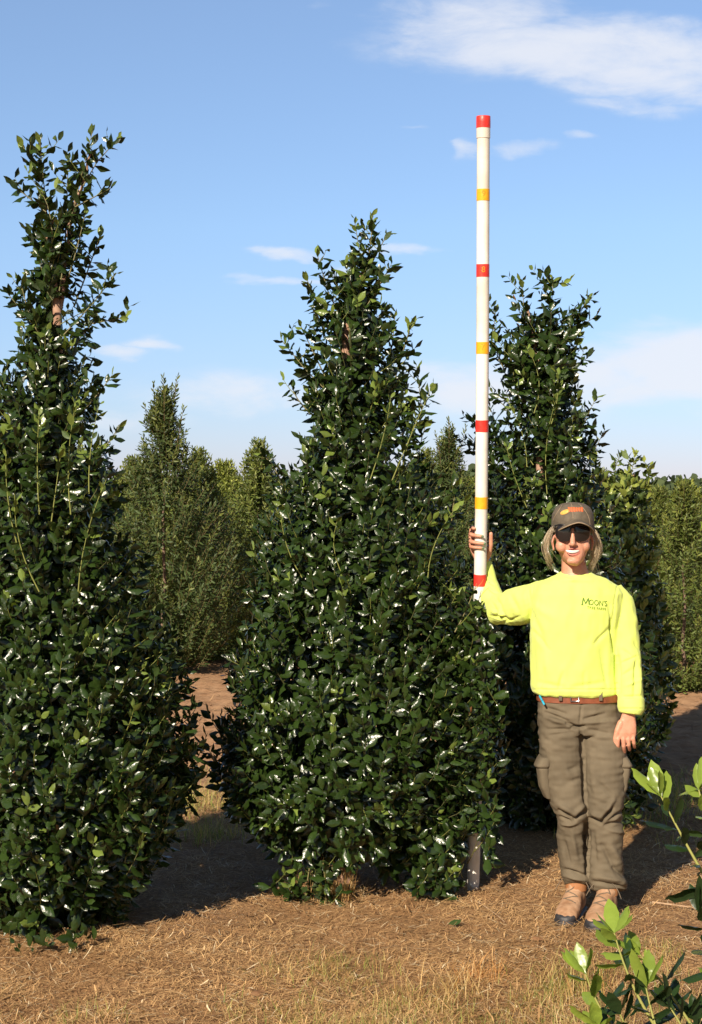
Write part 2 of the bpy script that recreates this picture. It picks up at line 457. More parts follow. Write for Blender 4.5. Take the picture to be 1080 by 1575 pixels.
# ------------------------------------------------------------------ leaves
def leaf_template(kind):
    if kind == 'holly':
        st = [(.0, .03), (.16, .15), (.40, .245), (.62, .235), (.83, .12), (1.0, .008)]; fold, curl = .30, .22
    elif kind == 'near':
        st = [(.0, .025), (.08, .05), (.18, .12), (.30, .155), (.42, .18), (.54, .19), (.66, .178), (.78, .135), (.90, .07), (1.0, .006)]; fold, curl = .28, .17
    else:
        st = [(.0, .03), (.35, .17), (.7, .14), (1.0, .01)]; fold, curl = .2, .12
    V = []
    for i, (t, w) in enumerate(st):
        z = -curl * t * t
        spine = .016 if (kind == 'near' and i % 2 and 1 < i < 9) else 0
        V += [(t + spine, -w - spine, z + fold * (w ** 1.25) * .9 - .10 * math.sin(t * 5)), (t, 0, z), (t + spine, w + spine, z + fold * (w ** 1.25) * .9 - .10 * math.sin(t * 5))]
    # holly blades arch: the edges turn down
    V = np.array(V); e = np.abs(V[:, 1]); V[:, 2] = -curl * V[:, 0] ** 2 - 1.5 * e ** 1.8
    if kind == 'holly': V[:, 2] += np.where(V[:, 1] > 0, 1, -.6) * .05 * np.sin(V[:, 0] * 11) * (e > .05)
    elif kind == 'near': V[:, 2] += .018 * np.sin(V[:, 0] * 15) * (e > .05)
    Q = []
    for k in range(len(st) - 1):
        a = 3 * k
        Q += [(a, a + 3, a + 4, a + 1), (a + 1, a + 4, a + 5, a + 2)]
    return V, np.array(Q)

def leaves_mesh(name, pos, direc, nrm, length, tint, kind='holly', widf=None):
    T, Q = leaf_template(kind)
    N = len(pos)
    d = direc / np.linalg.norm(direc, axis=1)[:, None]
    n = nrm - d * np.sum(nrm * d, 1)[:, None]; n /= np.linalg.norm(n, axis=1)[:, None] + 1e-9
    s = np.cross(n, d)
    wf = np.ones(N) if widf is None else widf
    cv = rng.uniform(.4, 1.9, N)
    V = (pos[:, None, :] + length[:, None, None] * (T[None, :, 0, None] * d[:, None, :] + wf[:, None, None] * T[None, :, 1, None] * s[:, None, :]
         + cv[:, None, None] * T[None, :, 2, None] * n[:, None, :])).reshape(-1, 3)
    F4 = (np.arange(N)[:, None, None] * len(T) + Q[None]).reshape(-1, 4)
    return np_mesh(name, V, F4, None, np.repeat(tint, len(T), 0))

def unit(v): return v / (np.linalg.norm(v, axis=-1, keepdims=True) + 1e-9)

class Foliage:
    """leaves and stems of one plant, in coordinates relative to its base"""
    def __init__(self): self.pos = []; self.dir = []; self.nrm = []; self.len = []; self.tint = []; self.stems = []
    def shoot(self, pts, step, lf, dark, light, new=0.0, rad=.003, start=.1, droop=.0, stemcol=(.20, .22, .05), spread=1.0, jit=.35, face=None):
        """a stem through pts set with spiral leaves; 'new' is the share at the tip in fresh growth"""
        pts = np.asarray(pts, float)
        seg = np.linalg.norm(np.diff(pts, axis=0), axis=1); cum = np.concatenate([[0], np.cumsum(seg)]); Ltot = cum[-1]
        n = max(3, int(Ltot * (1 - start) / step))
        s = np.linspace(start * Ltot, Ltot, n)
        P = np.stack([np.interp(s, cum, pts[:, k]) for k in range(3)], 1)
        t = np.stack([np.interp(s + .01, cum, pts[:, k]) - np.interp(s - .03, cum, pts[:, k]) for k in range(3)], 1); t = unit(t)
        ph = random.random() * 6.28 + np.arange(n) * 2.4 + rng.normal(0, .3, n)
        a = unit(np.cross(t, np.array([.31, .22, .93]))); b = np.cross(t, a)
        rad_v = np.cos(ph)[:, None] * a + np.sin(ph)[:, None] * b
        fr = s / Ltot
        al = np.radians((68 - 42 * fr ** 2.2) * spread) + rng.normal(0, .2, n)
        d = np.cos(al)[:, None] * t + np.sin(al)[:, None] * rad_v
        d[:, 2] -= droop * (1 - fr)
        nn = t - .15 * rad_v + rng.normal(0, jit, (n, 3))
        if face is not None: nn = nn * .75 + np.asarray(face) * .8
        l = lf * rng.uniform(.52, 1.22, n) * (1 - .28 * fr ** 4)
        isnew = (fr > 1 - new) & (rng.random(n) < .9)
        k = rng.random((n, 1))
        c = np.where(isnew[:, None], (1 - k) * np.array(light) + k * np.array(light) * .6, np.array(dark) * (.7 + .7 * k))
        self.pos.append(P); self.dir.append(d); self.nrm.append(nn); self.len.append(l); self.tint.append(c)
        self.stems.append((pts, rad, stemcol))
    def arrays(self): return [np.concatenate(x) for x in (self.pos, self.dir, self.nrm, self.len, self.tint)]
    def stem_mesh(self, name, n=4):
        V, Q, T = [], [], []; o = 0
        for pts, rad, col in self.stems:
            tg = unit(np.gradient(pts, axis=0)); u = unit(np.cross(tg, np.array([.3, .2, .93]))); w = np.cross(tg, u)
            m = len(pts)
            for k in range(m):
                r = rad * (1 - .6 * k / (m - 1))
                for i in range(n):
                    an = 2 * math.pi * i / n
                    V.append(pts[k] + r * (math.cos(an) * u[k] + math.sin(an) * w[k])); T.append(col)
            for k in range(m - 1):
                for i in range(n):
                    j = (i + 1) % n; Q.append((o + k * n + i, o + k * n + j, o + (k + 1) * n + j, o + (k + 1) * n + i))
            o += m * n
        return np_mesh(name, np.array(V), np.array(Q), None, np.array(T))

def curve3(p0, p1, p2, n=5):
    t = np.linspace(0, 1, n)[:, None]
    return (1 - t) ** 2 * np.asarray(p0) + 2 * t * (1 - t) * np.asarray(p1) + t * t * np.asarray(p2)

def trunk_mesh(name, pts, rad, n=9):
    b = Bag(); pts = np.asarray(pts, float)
    b.tube(pts, rad, n, round_ends=False)
    return b

DARK = (.020, .039, .007); LIGHT = (.15, .21, .04)

def holly(name, label, px, Y, rows, branches, nshoot, lf=.064, dark=DARK, light=LIGHT, gaps=(), keep=None, trunk_px=(), seed=1,
          deep=1.0, new_share=.07, top_from=None, group='holly trees of the near rows', front_bulge=1.0, water=(), fill=()):
    """a holly built from its measured outline: rows = (py, left px, right px)"""
    global rng
    rng = np.random.default_rng(seed); random.seed(seed)
    base = np.array([(px - 540) * Y / F, Y, 0.0]); base[2] = float(Hg(base[0], base[1])[0])
    root = thing(name, label, 'tree', base, group)
    k = Y / F
    rows = sorted(rows, key=lambda r: -r[0])
    zz = np.array([H_CAM - (r[0] - Y_HOR) * k for r in rows]) - base[2]
    Lw = np.array([(px - r[1]) * k for r in rows]); Rw = np.array([(r[2] - px) * k for r in rows])
    fo = Foliage()
    def radius(z, az):
        l = np.interp(z, zz, Lw); r = np.interp(z, zz, Rw)
        c = math.cos(az)
        lr = (r * (1 + c) + l * (1 - c)) / 2
        # squarer cross section than a circle
        lump = 1 + .26 * float(vnoise(np.array([[math.cos(az) * 1.3, math.sin(az) * 1.3, z * 1.6 + seed * 9]]), 1.6)[0])
        return lr * lump * (1 + (front_bulge - 1) * max(0, -math.sin(az)))
    zmin, zmax = zz.min(), zz.max()
    grid = np.linspace(zmin, zmax, 80); wgt = np.maximum(.04, np.interp(grid, zz, (Lw + Rw) / 2)) ** 1.5; wgt /= wgt.sum()
    for _ in range(nshoot):
        z = float(rng.choice(grid, p=wgt)) + rng.uniform(-.02, .02); az = rng.uniform(0, 2 * math.pi)
        if math.sin(az) > .35 and random.random() < .35: az = -az
        rr = radius(z, az)
        inner = random.random() < .28
        if not inner and float(vnoise(np.array([[math.cos(az) * rr, math.sin(az) * rr, z]]) + seed, 5.5)[0]) < -.17 and random.random() < .8: continue
        f = rng.uniform(.35, .8) if inner else rng.uniform(.86, 1.0)
        out = np.array([math.cos(az), math.sin(az) * deep, 0])
        tip = out * rr * f + np.array([0, 0, z])
        ln = rng.uniform(.14, .30) * (1 if not inner else .8)
        hup = rng.uniform(.35, .95) if z > zmin + .35 else rng.uniform(-.25, .5)
        st = tip - (out * (1 - .45 * max(hup, 0)) + np.array([0, 0, hup])) * ln
        st[2] = max(st[2], .05); tip[2] = max(tip[2], .03)
        rxy = np.hypot(st[0], st[1])
        mid = (st + tip) / 2 + out * .03 + rng.normal(0, .012, 3)
        nw = rng.uniform(.15, .4) if (not inner and random.random() < new_share * (2.2 if z > .55 * zmax else 1)) else 0.0
        fo.shoot(curve3(st, mid, tip), (.0128 if not inner else .018), lf, dark, light, nw, .0028, .05, droop=.25 if z < zmin + .9 else .1,
                 stemcol=(.20, .21, .05) if random.random() < .4 else (.10, .10, .04), face=out)
    for br in branches:
        pl, off = br[0], br[1]
        nw = br[2] if len(br) > 2 else .12
        P = np.array([[(p[0] - px) * k, off + (i * .01), H_CAM - (p[1] - Y_HOR) * k - base[2]] for i, p in enumerate(pl)])
        if len(P) == 2: P = curve3(P[0], (P[0] + P[1]) / 2 + rng.normal(0, .015, 3), P[1])
        fo.shoot(P, .0115, lf * .95, dark, light, nw, .0036, .0, stemcol=(.17, .15, .06))
        # side twigs along the branch
        Lb = np.linalg.norm(P[-1] - P[0])
        for t in np.arange(.12, .95, .085 / max(Lb, .1)):
            c = P[0] * (1 - t) + P[-1] * t if len(P) == 2 else np.array([np.interp(t, np.linspace(0, 1, len(P)), P[:, q]) for q in range(3)])
            an = rng.uniform(0, 6.28); o = np.array([math.cos(an), math.sin(an), 0])
            l2 = rng.uniform(.05, .12)
            e = c + o * l2 * .7 + np.array([0, 0, l2 * .8])
            fo.shoot(curve3(c, (c + e) / 2 + o * .01, e, 4), .0125, lf * .92, dark, light, .25 if random.random() < .3 else 0, .002, .15)
    for (x0, x1, y0, y1, o0, o1, cnt) in fill:   # spots where the foliage bulges forward
        for _ in range(cnt):
            tx, ty, oo = rng.uniform(x0, x1), rng.uniform(y0, y1), rng.uniform(o0, o1)
            tip = np.array([(tx - px) * k, oo, H_CAM - (ty - Y_HOR) * k - base[2]])
            o = unit(np.array([rng.normal(.25, .5), -1, 0])); st = tip - (o * .7 + np.array([0, 0, rng.uniform(.3, .8)])) * rng.uniform(.12, .2)
            fo.shoot(curve3(st, (st + tip) / 2 + o * .02, tip), .0135, lf, dark, light, .25 if rng.random() < .1 else 0, .0025, .05, droop=.2, stemcol=(.17, .17, .05), face=o)
    for (pl, off) in water:                 # bare yellow-green shoots standing in front of the crown
        P = np.array([[(p[0] - px) * k, off, H_CAM - (p[1] - Y_HOR) * k - base[2]] for p in pl])
        fo.shoot(curve3(P[0], (P[0] + P[1]) / 2 + np.array([rng.normal(0, .045), 0, 0]), P[1], 7), .0155, lf * .85, (.03, .055, .012), light, .25, .0030, .12, stemcol=(.19, .205, .05), spread=.9)
    pos, d, nn, ln, tint = fo.arrays()
    ok = pos[:, 2] > .02
    wp = pos + base
    for (x0, y0, x1, y1, ymax) in gaps:     # windows where the trunk shows, and room for the pole and the hand
        qx = 540 + (wp[:, 0] + d[:, 0] * .035) * F / wp[:, 1]; qy = Y_HOR + (H_CAM - wp[:, 2] - d[:, 2] * .035) * F / wp[:, 1]
        ok &= ~((qx > x0) & (qx < x1) & (qy > y0) & (qy < y1) & (wp[:, 1] < ymax))
    pos, d, nn, ln, tint = pos[ok], d[ok], nn[ok], ln[ok], tint[ok]
    brown = rng.random(len(pos)) < .0012
    tint[brown] = (.17, .075, .03); ln[brown] *= .6
    pos = pos + base
    link('crown', leaves_mesh('crown', pos, d, nn, ln, tint), M_leaf, root)
    sm = fo.stem_mesh('branches'); c = coords(sm) + base; sm.vertices.foreach_set('co', c.astype(np.float32).ravel())
    link('branches', sm, M_stem, root)
    b = Bag()
    for i, (pl, r0, r1) in enumerate(trunk_px):
        P = np.array([[(p[0] - px) * k, 0, max(-.05, H_CAM - (p[1] - Y_HOR) * k - base[2])] for p in pl]) + base
        Pd = np.stack([np.interp(np.linspace(0, 1, 16), np.linspace(0, 1, len(P)), P[:, q]) for q in range(3)], 1)
        Pd[1:-1, :2] += rng.normal(0, .004, (14, 2))
        b.tube(Pd, np.linspace(r0, r1, 16), 9)
    b.build('trunk', M_bark, root)
    return root

ROWS_A = [(330, 65, 125), (400, 52, 130), (450, 38, 150), (500, 35, 155), (550, 30, 150), (600, -20, 160), (650, -45, 170), (700, -50, 185), (800, -65, 200), (900, -85, 238),
          (1000, -115, 278), (1080, -150, 314), (1150, -160, 320), (1230, -150, 302), (1300, -120, 268), (1350, -90, 236), (1400, -60, 205), (1430, -20, 170)]
BR_A = [([(95, 470), (70, 330), (58, 212)], .02, .1), ([(92, 460), (110, 340), (143, 203)], -.03, .1), ([(128, 290), (150, 250), (183, 212)], -.02, .1),
        ([(75, 330), (28, 292)], -.05, 0), ([(112, 325), (172, 292)], -.04, 0), ([(95, 400), (100, 240)], .06, .3), ([(60, 280), (32, 220)], .0, .3), ([(88, 540), (18, 455)], -.08, 0), ([(95, 560), (145, 500), (196, 490)], -.06, .1),
        ([(105, 520), (150, 470), (184, 425)], -.1, .1), ([(90, 430), (38, 350)], .06, 0), ([(110, 470), (150, 360)], .05, .1), ([(60, 640), (8, 575)], -.1, .1), ([(130, 640), (178, 580)], -.1, .1),
        ([(150, 720), (190, 660)], -.12, .1), ([(70, 520), (40, 440)], -.1), ([(110, 430), (135, 330)], -.06), ([(85, 390), (70, 300)], -.08)]
WAT_A = [([(88, 790), (88, 640)], -.34), ([(135, 790), (142, 630)], -.36), ([(160, 760), (175, 630)], -.34), ([(110, 800), (125, 690)], -.40), ([(60, 830), (45, 700)], -.40), ([(150, 900), (190, 740)], -.42), ([(95, 900), (60, 760)], -.43)]
holly('holly_tree', 'tall dark green holly at the left edge with two forked leaders', 75, 5.98, ROWS_A, BR_A, 1750, seed=3, water=WAT_A,
      gaps=[(84, 455, 97, 520, 6.0), (88, 345, 108, 375, 6.0)], fill=[(-10, 175, 1370, 1446, -.56, -.40, 34)], trunk_px=[([(75, 1420), (80, 900), (90, 500), (72, 345), (68, 310)], .034, .006), ([(90, 500), (110, 340), (140, 235)], .012, .004)])

ROWS_B = [(400, 515, 580), (450, 490, 585), (500, 475, 605), (540, 468, 622), (580, 462, 632), (650, 462, 640), (700, 436, 655), (750, 420, 690), (800, 402, 715), (900, 376, 738), (1000, 348, 756), (1060, 332, 764),
          (1150, 322, 770), (1210, 330, 768), (1250, 365, 752), (1290, 400, 722)]
BR_B = [([(535, 540), (560, 430), (545, 335)], .0, .1), ([(560, 430), (573, 332)], -.02, .2), ([(566, 420), (597, 360)], -.02, .1), ([(530, 500), (505, 450), (488, 392)], -.03, .1),
        ([(520, 520), (472, 430)], -.05, .1), ([(560, 480), (602, 408)], -.05, 0), ([(510, 610), (470, 570), (434, 525)], -.08, .15), ([(505, 590), (462, 500)], -.05, .1), ([(600, 610), (632, 500)], -.08, .15),
        ([(625, 690), (648, 640), (640, 565)], -.1, .1), ([(590, 600), (608, 480)], -.03, .1), ([(640, 740), (655, 650)], -.1, .1), ([(440, 760), (400, 695)], -.05, .1), ([(480, 640), (452, 600)], -.15, 0),
        ([(690, 800), (700, 740)], -.2, .2), 
        ([(690, 960), (722, 890)], -.40, .1), 
        ([(480, 1300), (470, 1395)], -.42, 0), ([(455, 1290), (445, 1380)], -.36, 0), ([(500, 1290), (505, 1380)], -.44, 0)]
WAT_B = [([(560, 760), (598, 620)], -.36), ([(600, 740), (660, 600)], -.36), ([(545, 900), (520, 800)], -.48), ([(650, 880), (690, 780)], -.46), ([(470, 880), (440, 790)], -.46), ([(610, 760), (640, 640)], -.34)]
holly('holly_tree', 'broad glossy dark holly in the middle with one pointed leader', 545, 6.65, ROWS_B, BR_B, 2050, seed=5, water=WAT_B, front_bulge=1.05, fill=[(700, 752, 925, 1270, -.42, -.32, 60), (690, 740, 905, 960, -.40, -.32, 10), (440, 515, 1290, 1392, -.46, -.34, 20), (630, 716, 1220, 1320, -.50, -.38, 34)],
      gaps=[(523, 480, 540, 560, 6.7), (714, 770, 780, 902, 6.60), (745, 900, 830, 975, 6.45), (712, 1285, 742, 1380, 6.5)],
      trunk_px=[([(530, 1385), (535, 1000), (530, 520), (556, 440), (556, 410)], .036, .005)])

ROWS_C = [(480, 775, 890), (520, 760, 895), (580, 757, 890), (640, 748, 905), (700, 738, 910), (760, 735, 935), (850, 725, 960), (950, 715, 985), (1050, 712, 1010), (1150, 720, 1015), (1230, 745, 1000), (1275, 790, 960)]
BR_C = [([(810, 570), (803, 432)], .0, .1), ([(835, 530), (850, 430)], -.03, .1), ([(855, 560), (880, 500), (905, 458)], -.03, .1), ([(870, 520), (915, 488)], -.05, 0), ([(775, 570), (762, 478)], -.03, .1),
        ([(770, 700), (712, 640)], -.05, 0), ([(770, 730), (703, 672)], -.05, 0), ([(880, 690), (915, 612)], -.05, .1), ([(890, 730), (928, 662)], -.05, .1), ([(850, 610), (908, 545)], -.05, 0), ([(850, 480), (835, 440), (875, 432)], .0, .2),
        ([(800, 640), (780, 540)], -.12, .1), ([(840, 640), (850, 560)], -.14, .2)]
WAT_C = [([(830, 760), (850, 600)], -.30), ([(812, 640), (800, 540)], -.26), ([(800, 720), (770, 620)], -.3), ([(835, 660), (845, 580)], -.3), ([(800, 780), (770, 690)], -.3)]
holly('holly_tree', 'dark holly with an open ragged top behind the white pole and the woman', 845, 7.75, ROWS_C, BR_C, 1150, seed=8, lf=.070, water=WAT_C,
      trunk_px=[([(845, 1260), (835, 900), (828, 560), (810, 470)], .034, .006)])

ROWS_D = [(720, 950, 985), (760, 915, 1000), (820, 905, 1012), (900, 900, 1025), (1000, 895, 1035), (1080, 895, 1035), (1130, 905, 1025), (1160, 930, 1000)]
BR_D = [([(960, 790), (978, 695)], .0, .3), ([(935, 790), (915, 715)], -.03, .3), ([(985, 800), (1000, 715)], -.02, .2), ([(945, 760), (952, 705)], .0, .5)]
holly('holly_tree', 'short bushy holly with yellow green shoots just right of the woman', 962, 9.6, ROWS_D, BR_D, 560, seed=12, lf=.078, dark=(.062, .095, .020), light=(.25, .30, .06), new_share=.5,
      trunk_px=[([(962, 1170), (965, 900), (975, 730)], .03, .006)])

# ------------------------------------------------------------------ small-leaved trees of the rows behind
def fine_tree_meshes(seed, hgt, rad, nshoot, dark, light, lf=.062):
    global rng
    rng = np.random.default_rng(seed); random.seed(seed)
    fo = Foliage()
    prof = [(0, .25), (.1, .75), (.3, 1.0), (.5, .95), (.65, .58), (.78, .35), (.9, .20), (1.0, .09)]
    for _ in range(nshoot):
        f = random.random() ** 1.3; az = random.random() * 6.283
        r = rad * np.interp(f, [p[0] for p in prof], [p[1] for p in prof])
        r *= 1 + .3 * float(vnoise(np.array([[math.cos(az) * 1.2, math.sin(az) * 1.2, f * hgt * 1.5 + seed]]), 1.7)[0])
        q = random.uniform(.3, 1.0) ** .6
        o = np.array([math.cos(az), math.sin(az), 0])
        tip = o * r * q + np.array([0, 0, .06 + f * (hgt - .1)])
        ln = random.uniform(.16, .34)
        st = tip - (o * .5 + np.array([0, 0, .75])) * ln; st[2] = max(st[2], .05)
        fo.shoot(curve3(st, (st + tip) / 2 + o * .02, tip), .014, lf, dark, light, random.choice((0, 0, .3, .5)), .0025, .0, stemcol=(.17, .13, .06), jit=.5)
    for _ in range(12):
        az = random.random() * 6.283; r0 = random.uniform(0, .4) * rad; z0 = hgt * random.uniform(.72, .86)
        p0 = np.array([math.cos(az) * r0 * .4, math.sin(az) * r0 * .4, z0]); p1 = np.array([math.cos(az) * r0 * .75, math.sin(az) * r0 * .75, z0 + hgt * random.uniform(.10, .19)])
        fo.shoot(curve3(p0, (p0 + p1) / 2, p1), .012, lf, dark, light, .3, .004, .0, stemcol=(.2, .13, .07), jit=.5)
    pos, d, nn, ln, tint = fo.arrays()
    cm = leaves_mesh('crown', pos, d, nn, ln, tint, 'fine')
    cm.materials.append(M_fine); cm.polygons.foreach_set('use_smooth', np.ones(len(cm.polygons), bool))
    sm = fo.stem_mesh('branches', 3); sm.materials.append(M_stem)
    b = Bag()
    zt = np.linspace(-.05, hgt * .88, 12); pp = np.stack([rng.normal(0, .01, 12), rng.normal(0, .01, 12), zt], 1)
    b.tube(pp, np.linspace(.024, .005, 12), 8)
    tm = b.mesh('trunk'); tm.materials.append(M_bark2); tm.polygons.foreach_set('use_smooth', np.ones(len(tm.polygons), bool))
    return [('crown', cm), ('branches', sm), ('trunk', tm)]

OLIVE = (.088, .118, .026); OLIVE_L = (.20, .23, .05)
FT1 = fine_tree_meshes(21, 2.75, .80, 1250, (.052, .078, .024), (.14, .17, .045))
FT2 = fine_tree_meshes(22, 2.35, .88, 1150, OLIVE, OLIVE_L)
FT3 = fine_tree_meshes(23, 2.05, .92, 1100, (.13, .16, .03), (.32, .36, .075))
def fine_tree(parts, px, Y, sc, rz, label):
    x = (px - 540) * Y / F
    root = thing('small_leaved_tree', label, 'tree', (x, Y, float(Hg(x, Y)[0])), 'small leaved trees in the rows behind')
    root.rotation_euler = (0, 0, rz); root.scale = (sc, sc, sc)
    for nm, me in parts:
        o = bpy.data.objects.new(nm, me); COL.objects.link(o); o.parent = root
fine_tree(FT1, 252, 14.6, 1.02, .4, 'slim pointed small leaved tree seen just right of the left holly')
BG = [(FT2, 318, 15.6, .86, 2.2, 'olive tree beside the slim pointed tree with its foot on the bare dirt'), (FT2, 305, 17.5, .98, 1.1, 'olive green tree right behind the slim pointed tree'),
      (FT3, 345, 19.0, 1.08, 2.3, 'yellow green rounded tree in the gap left of the middle holly'),
      (FT2, 398, 17.0, 1.02, 3.4, 'olive tree half hidden by the left flank of the middle holly'),
      (FT3, 232, 21.5, 1.12, 4.0, 'yellow green tree far behind the slim pointed tree'),
      (FT1, 690, 15.5, .88, 5.1, 'thin topped tree between the middle holly and the white pole'),
      (FT2, 655, 19.0, 1.0, .9, 'olive tree behind the right flank of the middle holly'),
      (FT3, 728, 21.5, .98, 2.0, 'yellow green tree seen directly behind the white pole'),
      (FT2, 1052, 13.2, .80, 2.9, 'small leaved tree with a bare pale trunk foot at the right edge'),
      (FT1, 1105, 15.0, .72, 1.7, 'dark small leaved tree cut by the right edge of the photo'),
      (FT3, 1000, 18.5, .90, 3.7, 'yellow green tree rising behind the short bushy holly'),
      (FT3, 1060, 21.0, .95, .2, 'far yellow green tree below the wooded skyline on the right'),
      (FT2, 925, 22.0, .92, 4.6, 'olive tree behind the head of the woman'),
      (FT2, 205, 16.2, .92, 4.4, 'olive tree peeping out between the left holly and the slim pointed tree'), (FT2, 1015, 15.6, .78, 1.0, 'olive tree in the row between the short bushy holly and the right edge'), (FT2, 120, 18.0, 1.0, 5.4, 'olive tree hidden behind the left holly'),
      (FT3, 500, 20.0, 1.0, 1.9, 'yellow green tree hidden behind the middle holly'),
      (FT2, 820, 19.0, .95, 2.6, 'olive tree hidden behind the ragged topped holly')]
for a in BG: fine_tree(*a)

# ------------------------------------------------------------------ far wood on the skyline
def far_wood():
    global rng
    rng = np.random.default_rng(31)
    P, D, Nn, Ln, T = [], [], [], [], []
    for i in range(420):
        Y = rng.uniform(330, 470); x = rng.uniform(-240, 240)
        hh = rng.uniform(3.5, 6.5) + 3.0 * max(0, math.sin(x * .03 + .7)) + (Y - 330) * .012
        r = rng.uniform(2.5, 4.5); n = 110
        a = rng.random(n) * 6.283; s = rng.random(n) ** .5
        z = hh * (.25 + .75 * rng.random(n)); sh = np.sqrt(np.clip(1 - ((z / hh - .55) / .5) ** 2, .05, 1))
        p = np.stack([x + r * s * sh * np.cos(a), Y + r * s * sh * np.sin(a), z], 1)
        P.append(p); D.append(rng.normal(0, 1, (n, 3))); Nn.append(np.stack([np.cos(a), np.sin(a), rng.uniform(0, 1.2, n)], 1) + rng.normal(0, .3, (n, 3)))
        Ln.append(rng.uniform(1.3, 2.4, n)); c = np.array([.055, .075, .035]) * rng.uniform(.6, 1.35); T.append(np.tile(c, (n, 1)) * rng.uniform(.7, 1.3, (n, 1)))
    me = leaves_mesh('distant_wood', *[np.concatenate(q) for q in (P, D, Nn, Ln, T)], 'fine', np.full(420 * 110, 2.4))
    tag(link('distant_wood', me, M_wood), 'low dark wooded skyline far behind the tree rows', 'wood', kind='stuff')
far_wood()
rng = np.random.default_rng(77); random.seed(77)
# ------------------------------------------------------------------ measuring pole
POLE = [(178, 743.6, 6.12), (535, 742.4, 6.215), (773, 740.6, 6.29), (892, 738.6, 6.33), (1240, 731.5, 6.425), (1369, 727.5, 6.452)]
def pole_pt(py):
    q = [p[0] for p in POLE]
    return W(np.interp(py, q, [p[1] for p in POLE]), py, np.interp(py, q, [p[2] for p in POLE]))
M_pvc = noisy('white_pipe', (.64, .59, .51), (.80, .77, .72), 7, .42, .15, 40)
M_red = noisy('red_tape', (.62, .028, .022), (.70, .045, .03), 40, .42, .3, 90)
M_yel = noisy('yellow_tape', (.78, .36, .012), (.85, .43, .02), 40, .42, .3, 90)
M_mark = noisy('tape_marking', (.62, .24, .01), (.66, .27, .015), 40, .5)
PR = .0262
pole_base = pole_pt(1369)
pole = thing('measuring_pole', 'tall white pipe pole ringed with red and yellow tape, held upright by the woman', 'pole', pole_base)
b = Bag(); b.tube([pole_pt(p) for p in np.linspace(196, 1369, 40)], PR, 28, round_ends=False); b.build('pipe', M_pvc, pole)
b = Bag(); b.tube([pole_pt(p) for p in (196.5, 212.5)], PR + .0022, 28, round_ends=False); b.build('collar', M_pvc, pole)
b = Bag(); b.tube([pole_pt(p) for p in (178.6, 179.4, 188, 197)], [PR + .001, PR + .0026, PR + .0030, PR + .0030], 28, round_ends=False)
tag(b.build('end_cap', M_red, pole), 'red end cap')
def text_mesh(txt, size, bold=0.0):
    cu = bpy.data.curves.new('lettering', 'FONT'); cu.body = txt; cu.size = size; cu.align_x = 'CENTER'; cu.align_y = 'CENTER'; cu.resolution_u = 3; cu.offset = bold
    o = bpy.data.objects.new('lettering', cu); COL.objects.link(o)
    dg = bpy.context.evaluated_depsgraph_get(); dg.update()
    me = bpy.data.meshes.new_from_object(o.evaluated_get(dg))
    bpy.data.objects.remove(o); return me
def lay_on(me, tree, c, rot=0.0, lift=.0012, sx=1.0):
    """wraps flat lettering onto the front of a surface"""
    V = coords(me); ca, sa = math.cos(rot), math.sin(rot)
    out = []
    for v in V:
        x = c[0] + sx * v[0] * ca + v[1] * sa; z = c[2] - sx * v[0] * sa + v[1] * ca
        hit = tree.ray_cast(Vector((x, c[1] - .5, z)), Vector((0, 1, 0)), 1.2)
        out.append((x, (hit[0].y if hit[0] else c[1]) - lift, z))
    me.vertices.foreach_set('co', np.array(out, np.float32).ravel()); me.update(); return me
for (y0, y1, m, ch, nm) in ((291, 309, M_yel, '9', 'yellow tape band marked 9'), (406.5, 426, M_red, '8', 'red tape band marked 8'), (526, 544, M_yel, '7', 'yellow tape band marked 7'),
                       (646, 664, M_red, None, 'red tape band'), (764, 782, M_yel, None, 'yellow tape band'), (883, 901, M_red, None, 'red tape band')):
    b = Bag(); b.tube([pole_pt(y0), pole_pt((y0 + y1) / 2), pole_pt(y1)], PR + .0010, 28, round_ends=False)
    band = tag(b.build('tape_band', m, pole), nm)
    if ch:
        tm = text_mesh(ch, .034)
        bv = BVHTree.FromPolygons([tuple(v) for v in coords(band.data)], [tuple(p.vertices) for p in band.data.polygons])
        tm = lay_on(tm, bv, pole_pt((y0 + y1) / 2), 0, .0008)
        link('number', tm, M_mark, band, False)

# ------------------------------------------------------------------ the woman
M_skin = noisy('skin', (.52, .235, .15), (.61, .30, .20), 45, .48, .12, 260, spec=.4)
b_ = M_skin.node_tree.nodes['Principled BSDF']; b_.inputs['Subsurface Weight'].default_value = .12; b_.inputs['Subsurface Radius'].default_value = (.012, .005, .003); b_.inputs['Subsurface Scale'].default_value = .5
M_lip = noisy('lips', (.46, .15, .115), (.50, .175, .135), 40, .45)
M_teeth = noisy('teeth', (.72, .69, .64), (.76, .73, .68), 30, .3)
M_shirt = noisy('hi_vis_cotton', (.66, .78, .16), (.69, .81, .18), 8, .85, .12, 900, spec=.2, sheen=.15)
M_trous = noisy('olive_canvas', (.112, .090, .060), (.158, .128, .086), 9, .88, .2, 700, spec=.2, detail=8)
M_belt = noisy('brown_leather', (.17, .045, .018), (.24, .07, .03), 40, .5, .3, 120)
M_steel = noisy('buckle_steel', (.55, .55, .55), (.65, .65, .65), 20, .3, metal=1.0)
M_cap = noisy('waxed_cotton', (.085, .066, .045), (.135, .108, .075), 45, .8, .25, 500, detail=8)
M_stitch = noisy('cap_stitching', (.26, .19, .12), (.32, .24, .16), 60, .8)
M_orange = noisy('orange_thread', (.50, .085, .025), (.66, .16, .04), 400, .6, .3, 400)
M_gold = noisy('gold_thread', (.60, .33, .06), (.72, .42, .10), 200, .45, .3, 400)
M_glass = noisy('dark_lens', (.012, .010, .010), (.016, .012, .012), 10, .08, spec=.5)
M_frame = noisy('black_plastic', (.010, .010, .010), (.014, .014, .014), 10, .35)
M_hair = attr_mat('blonde_hair', .38, .6)
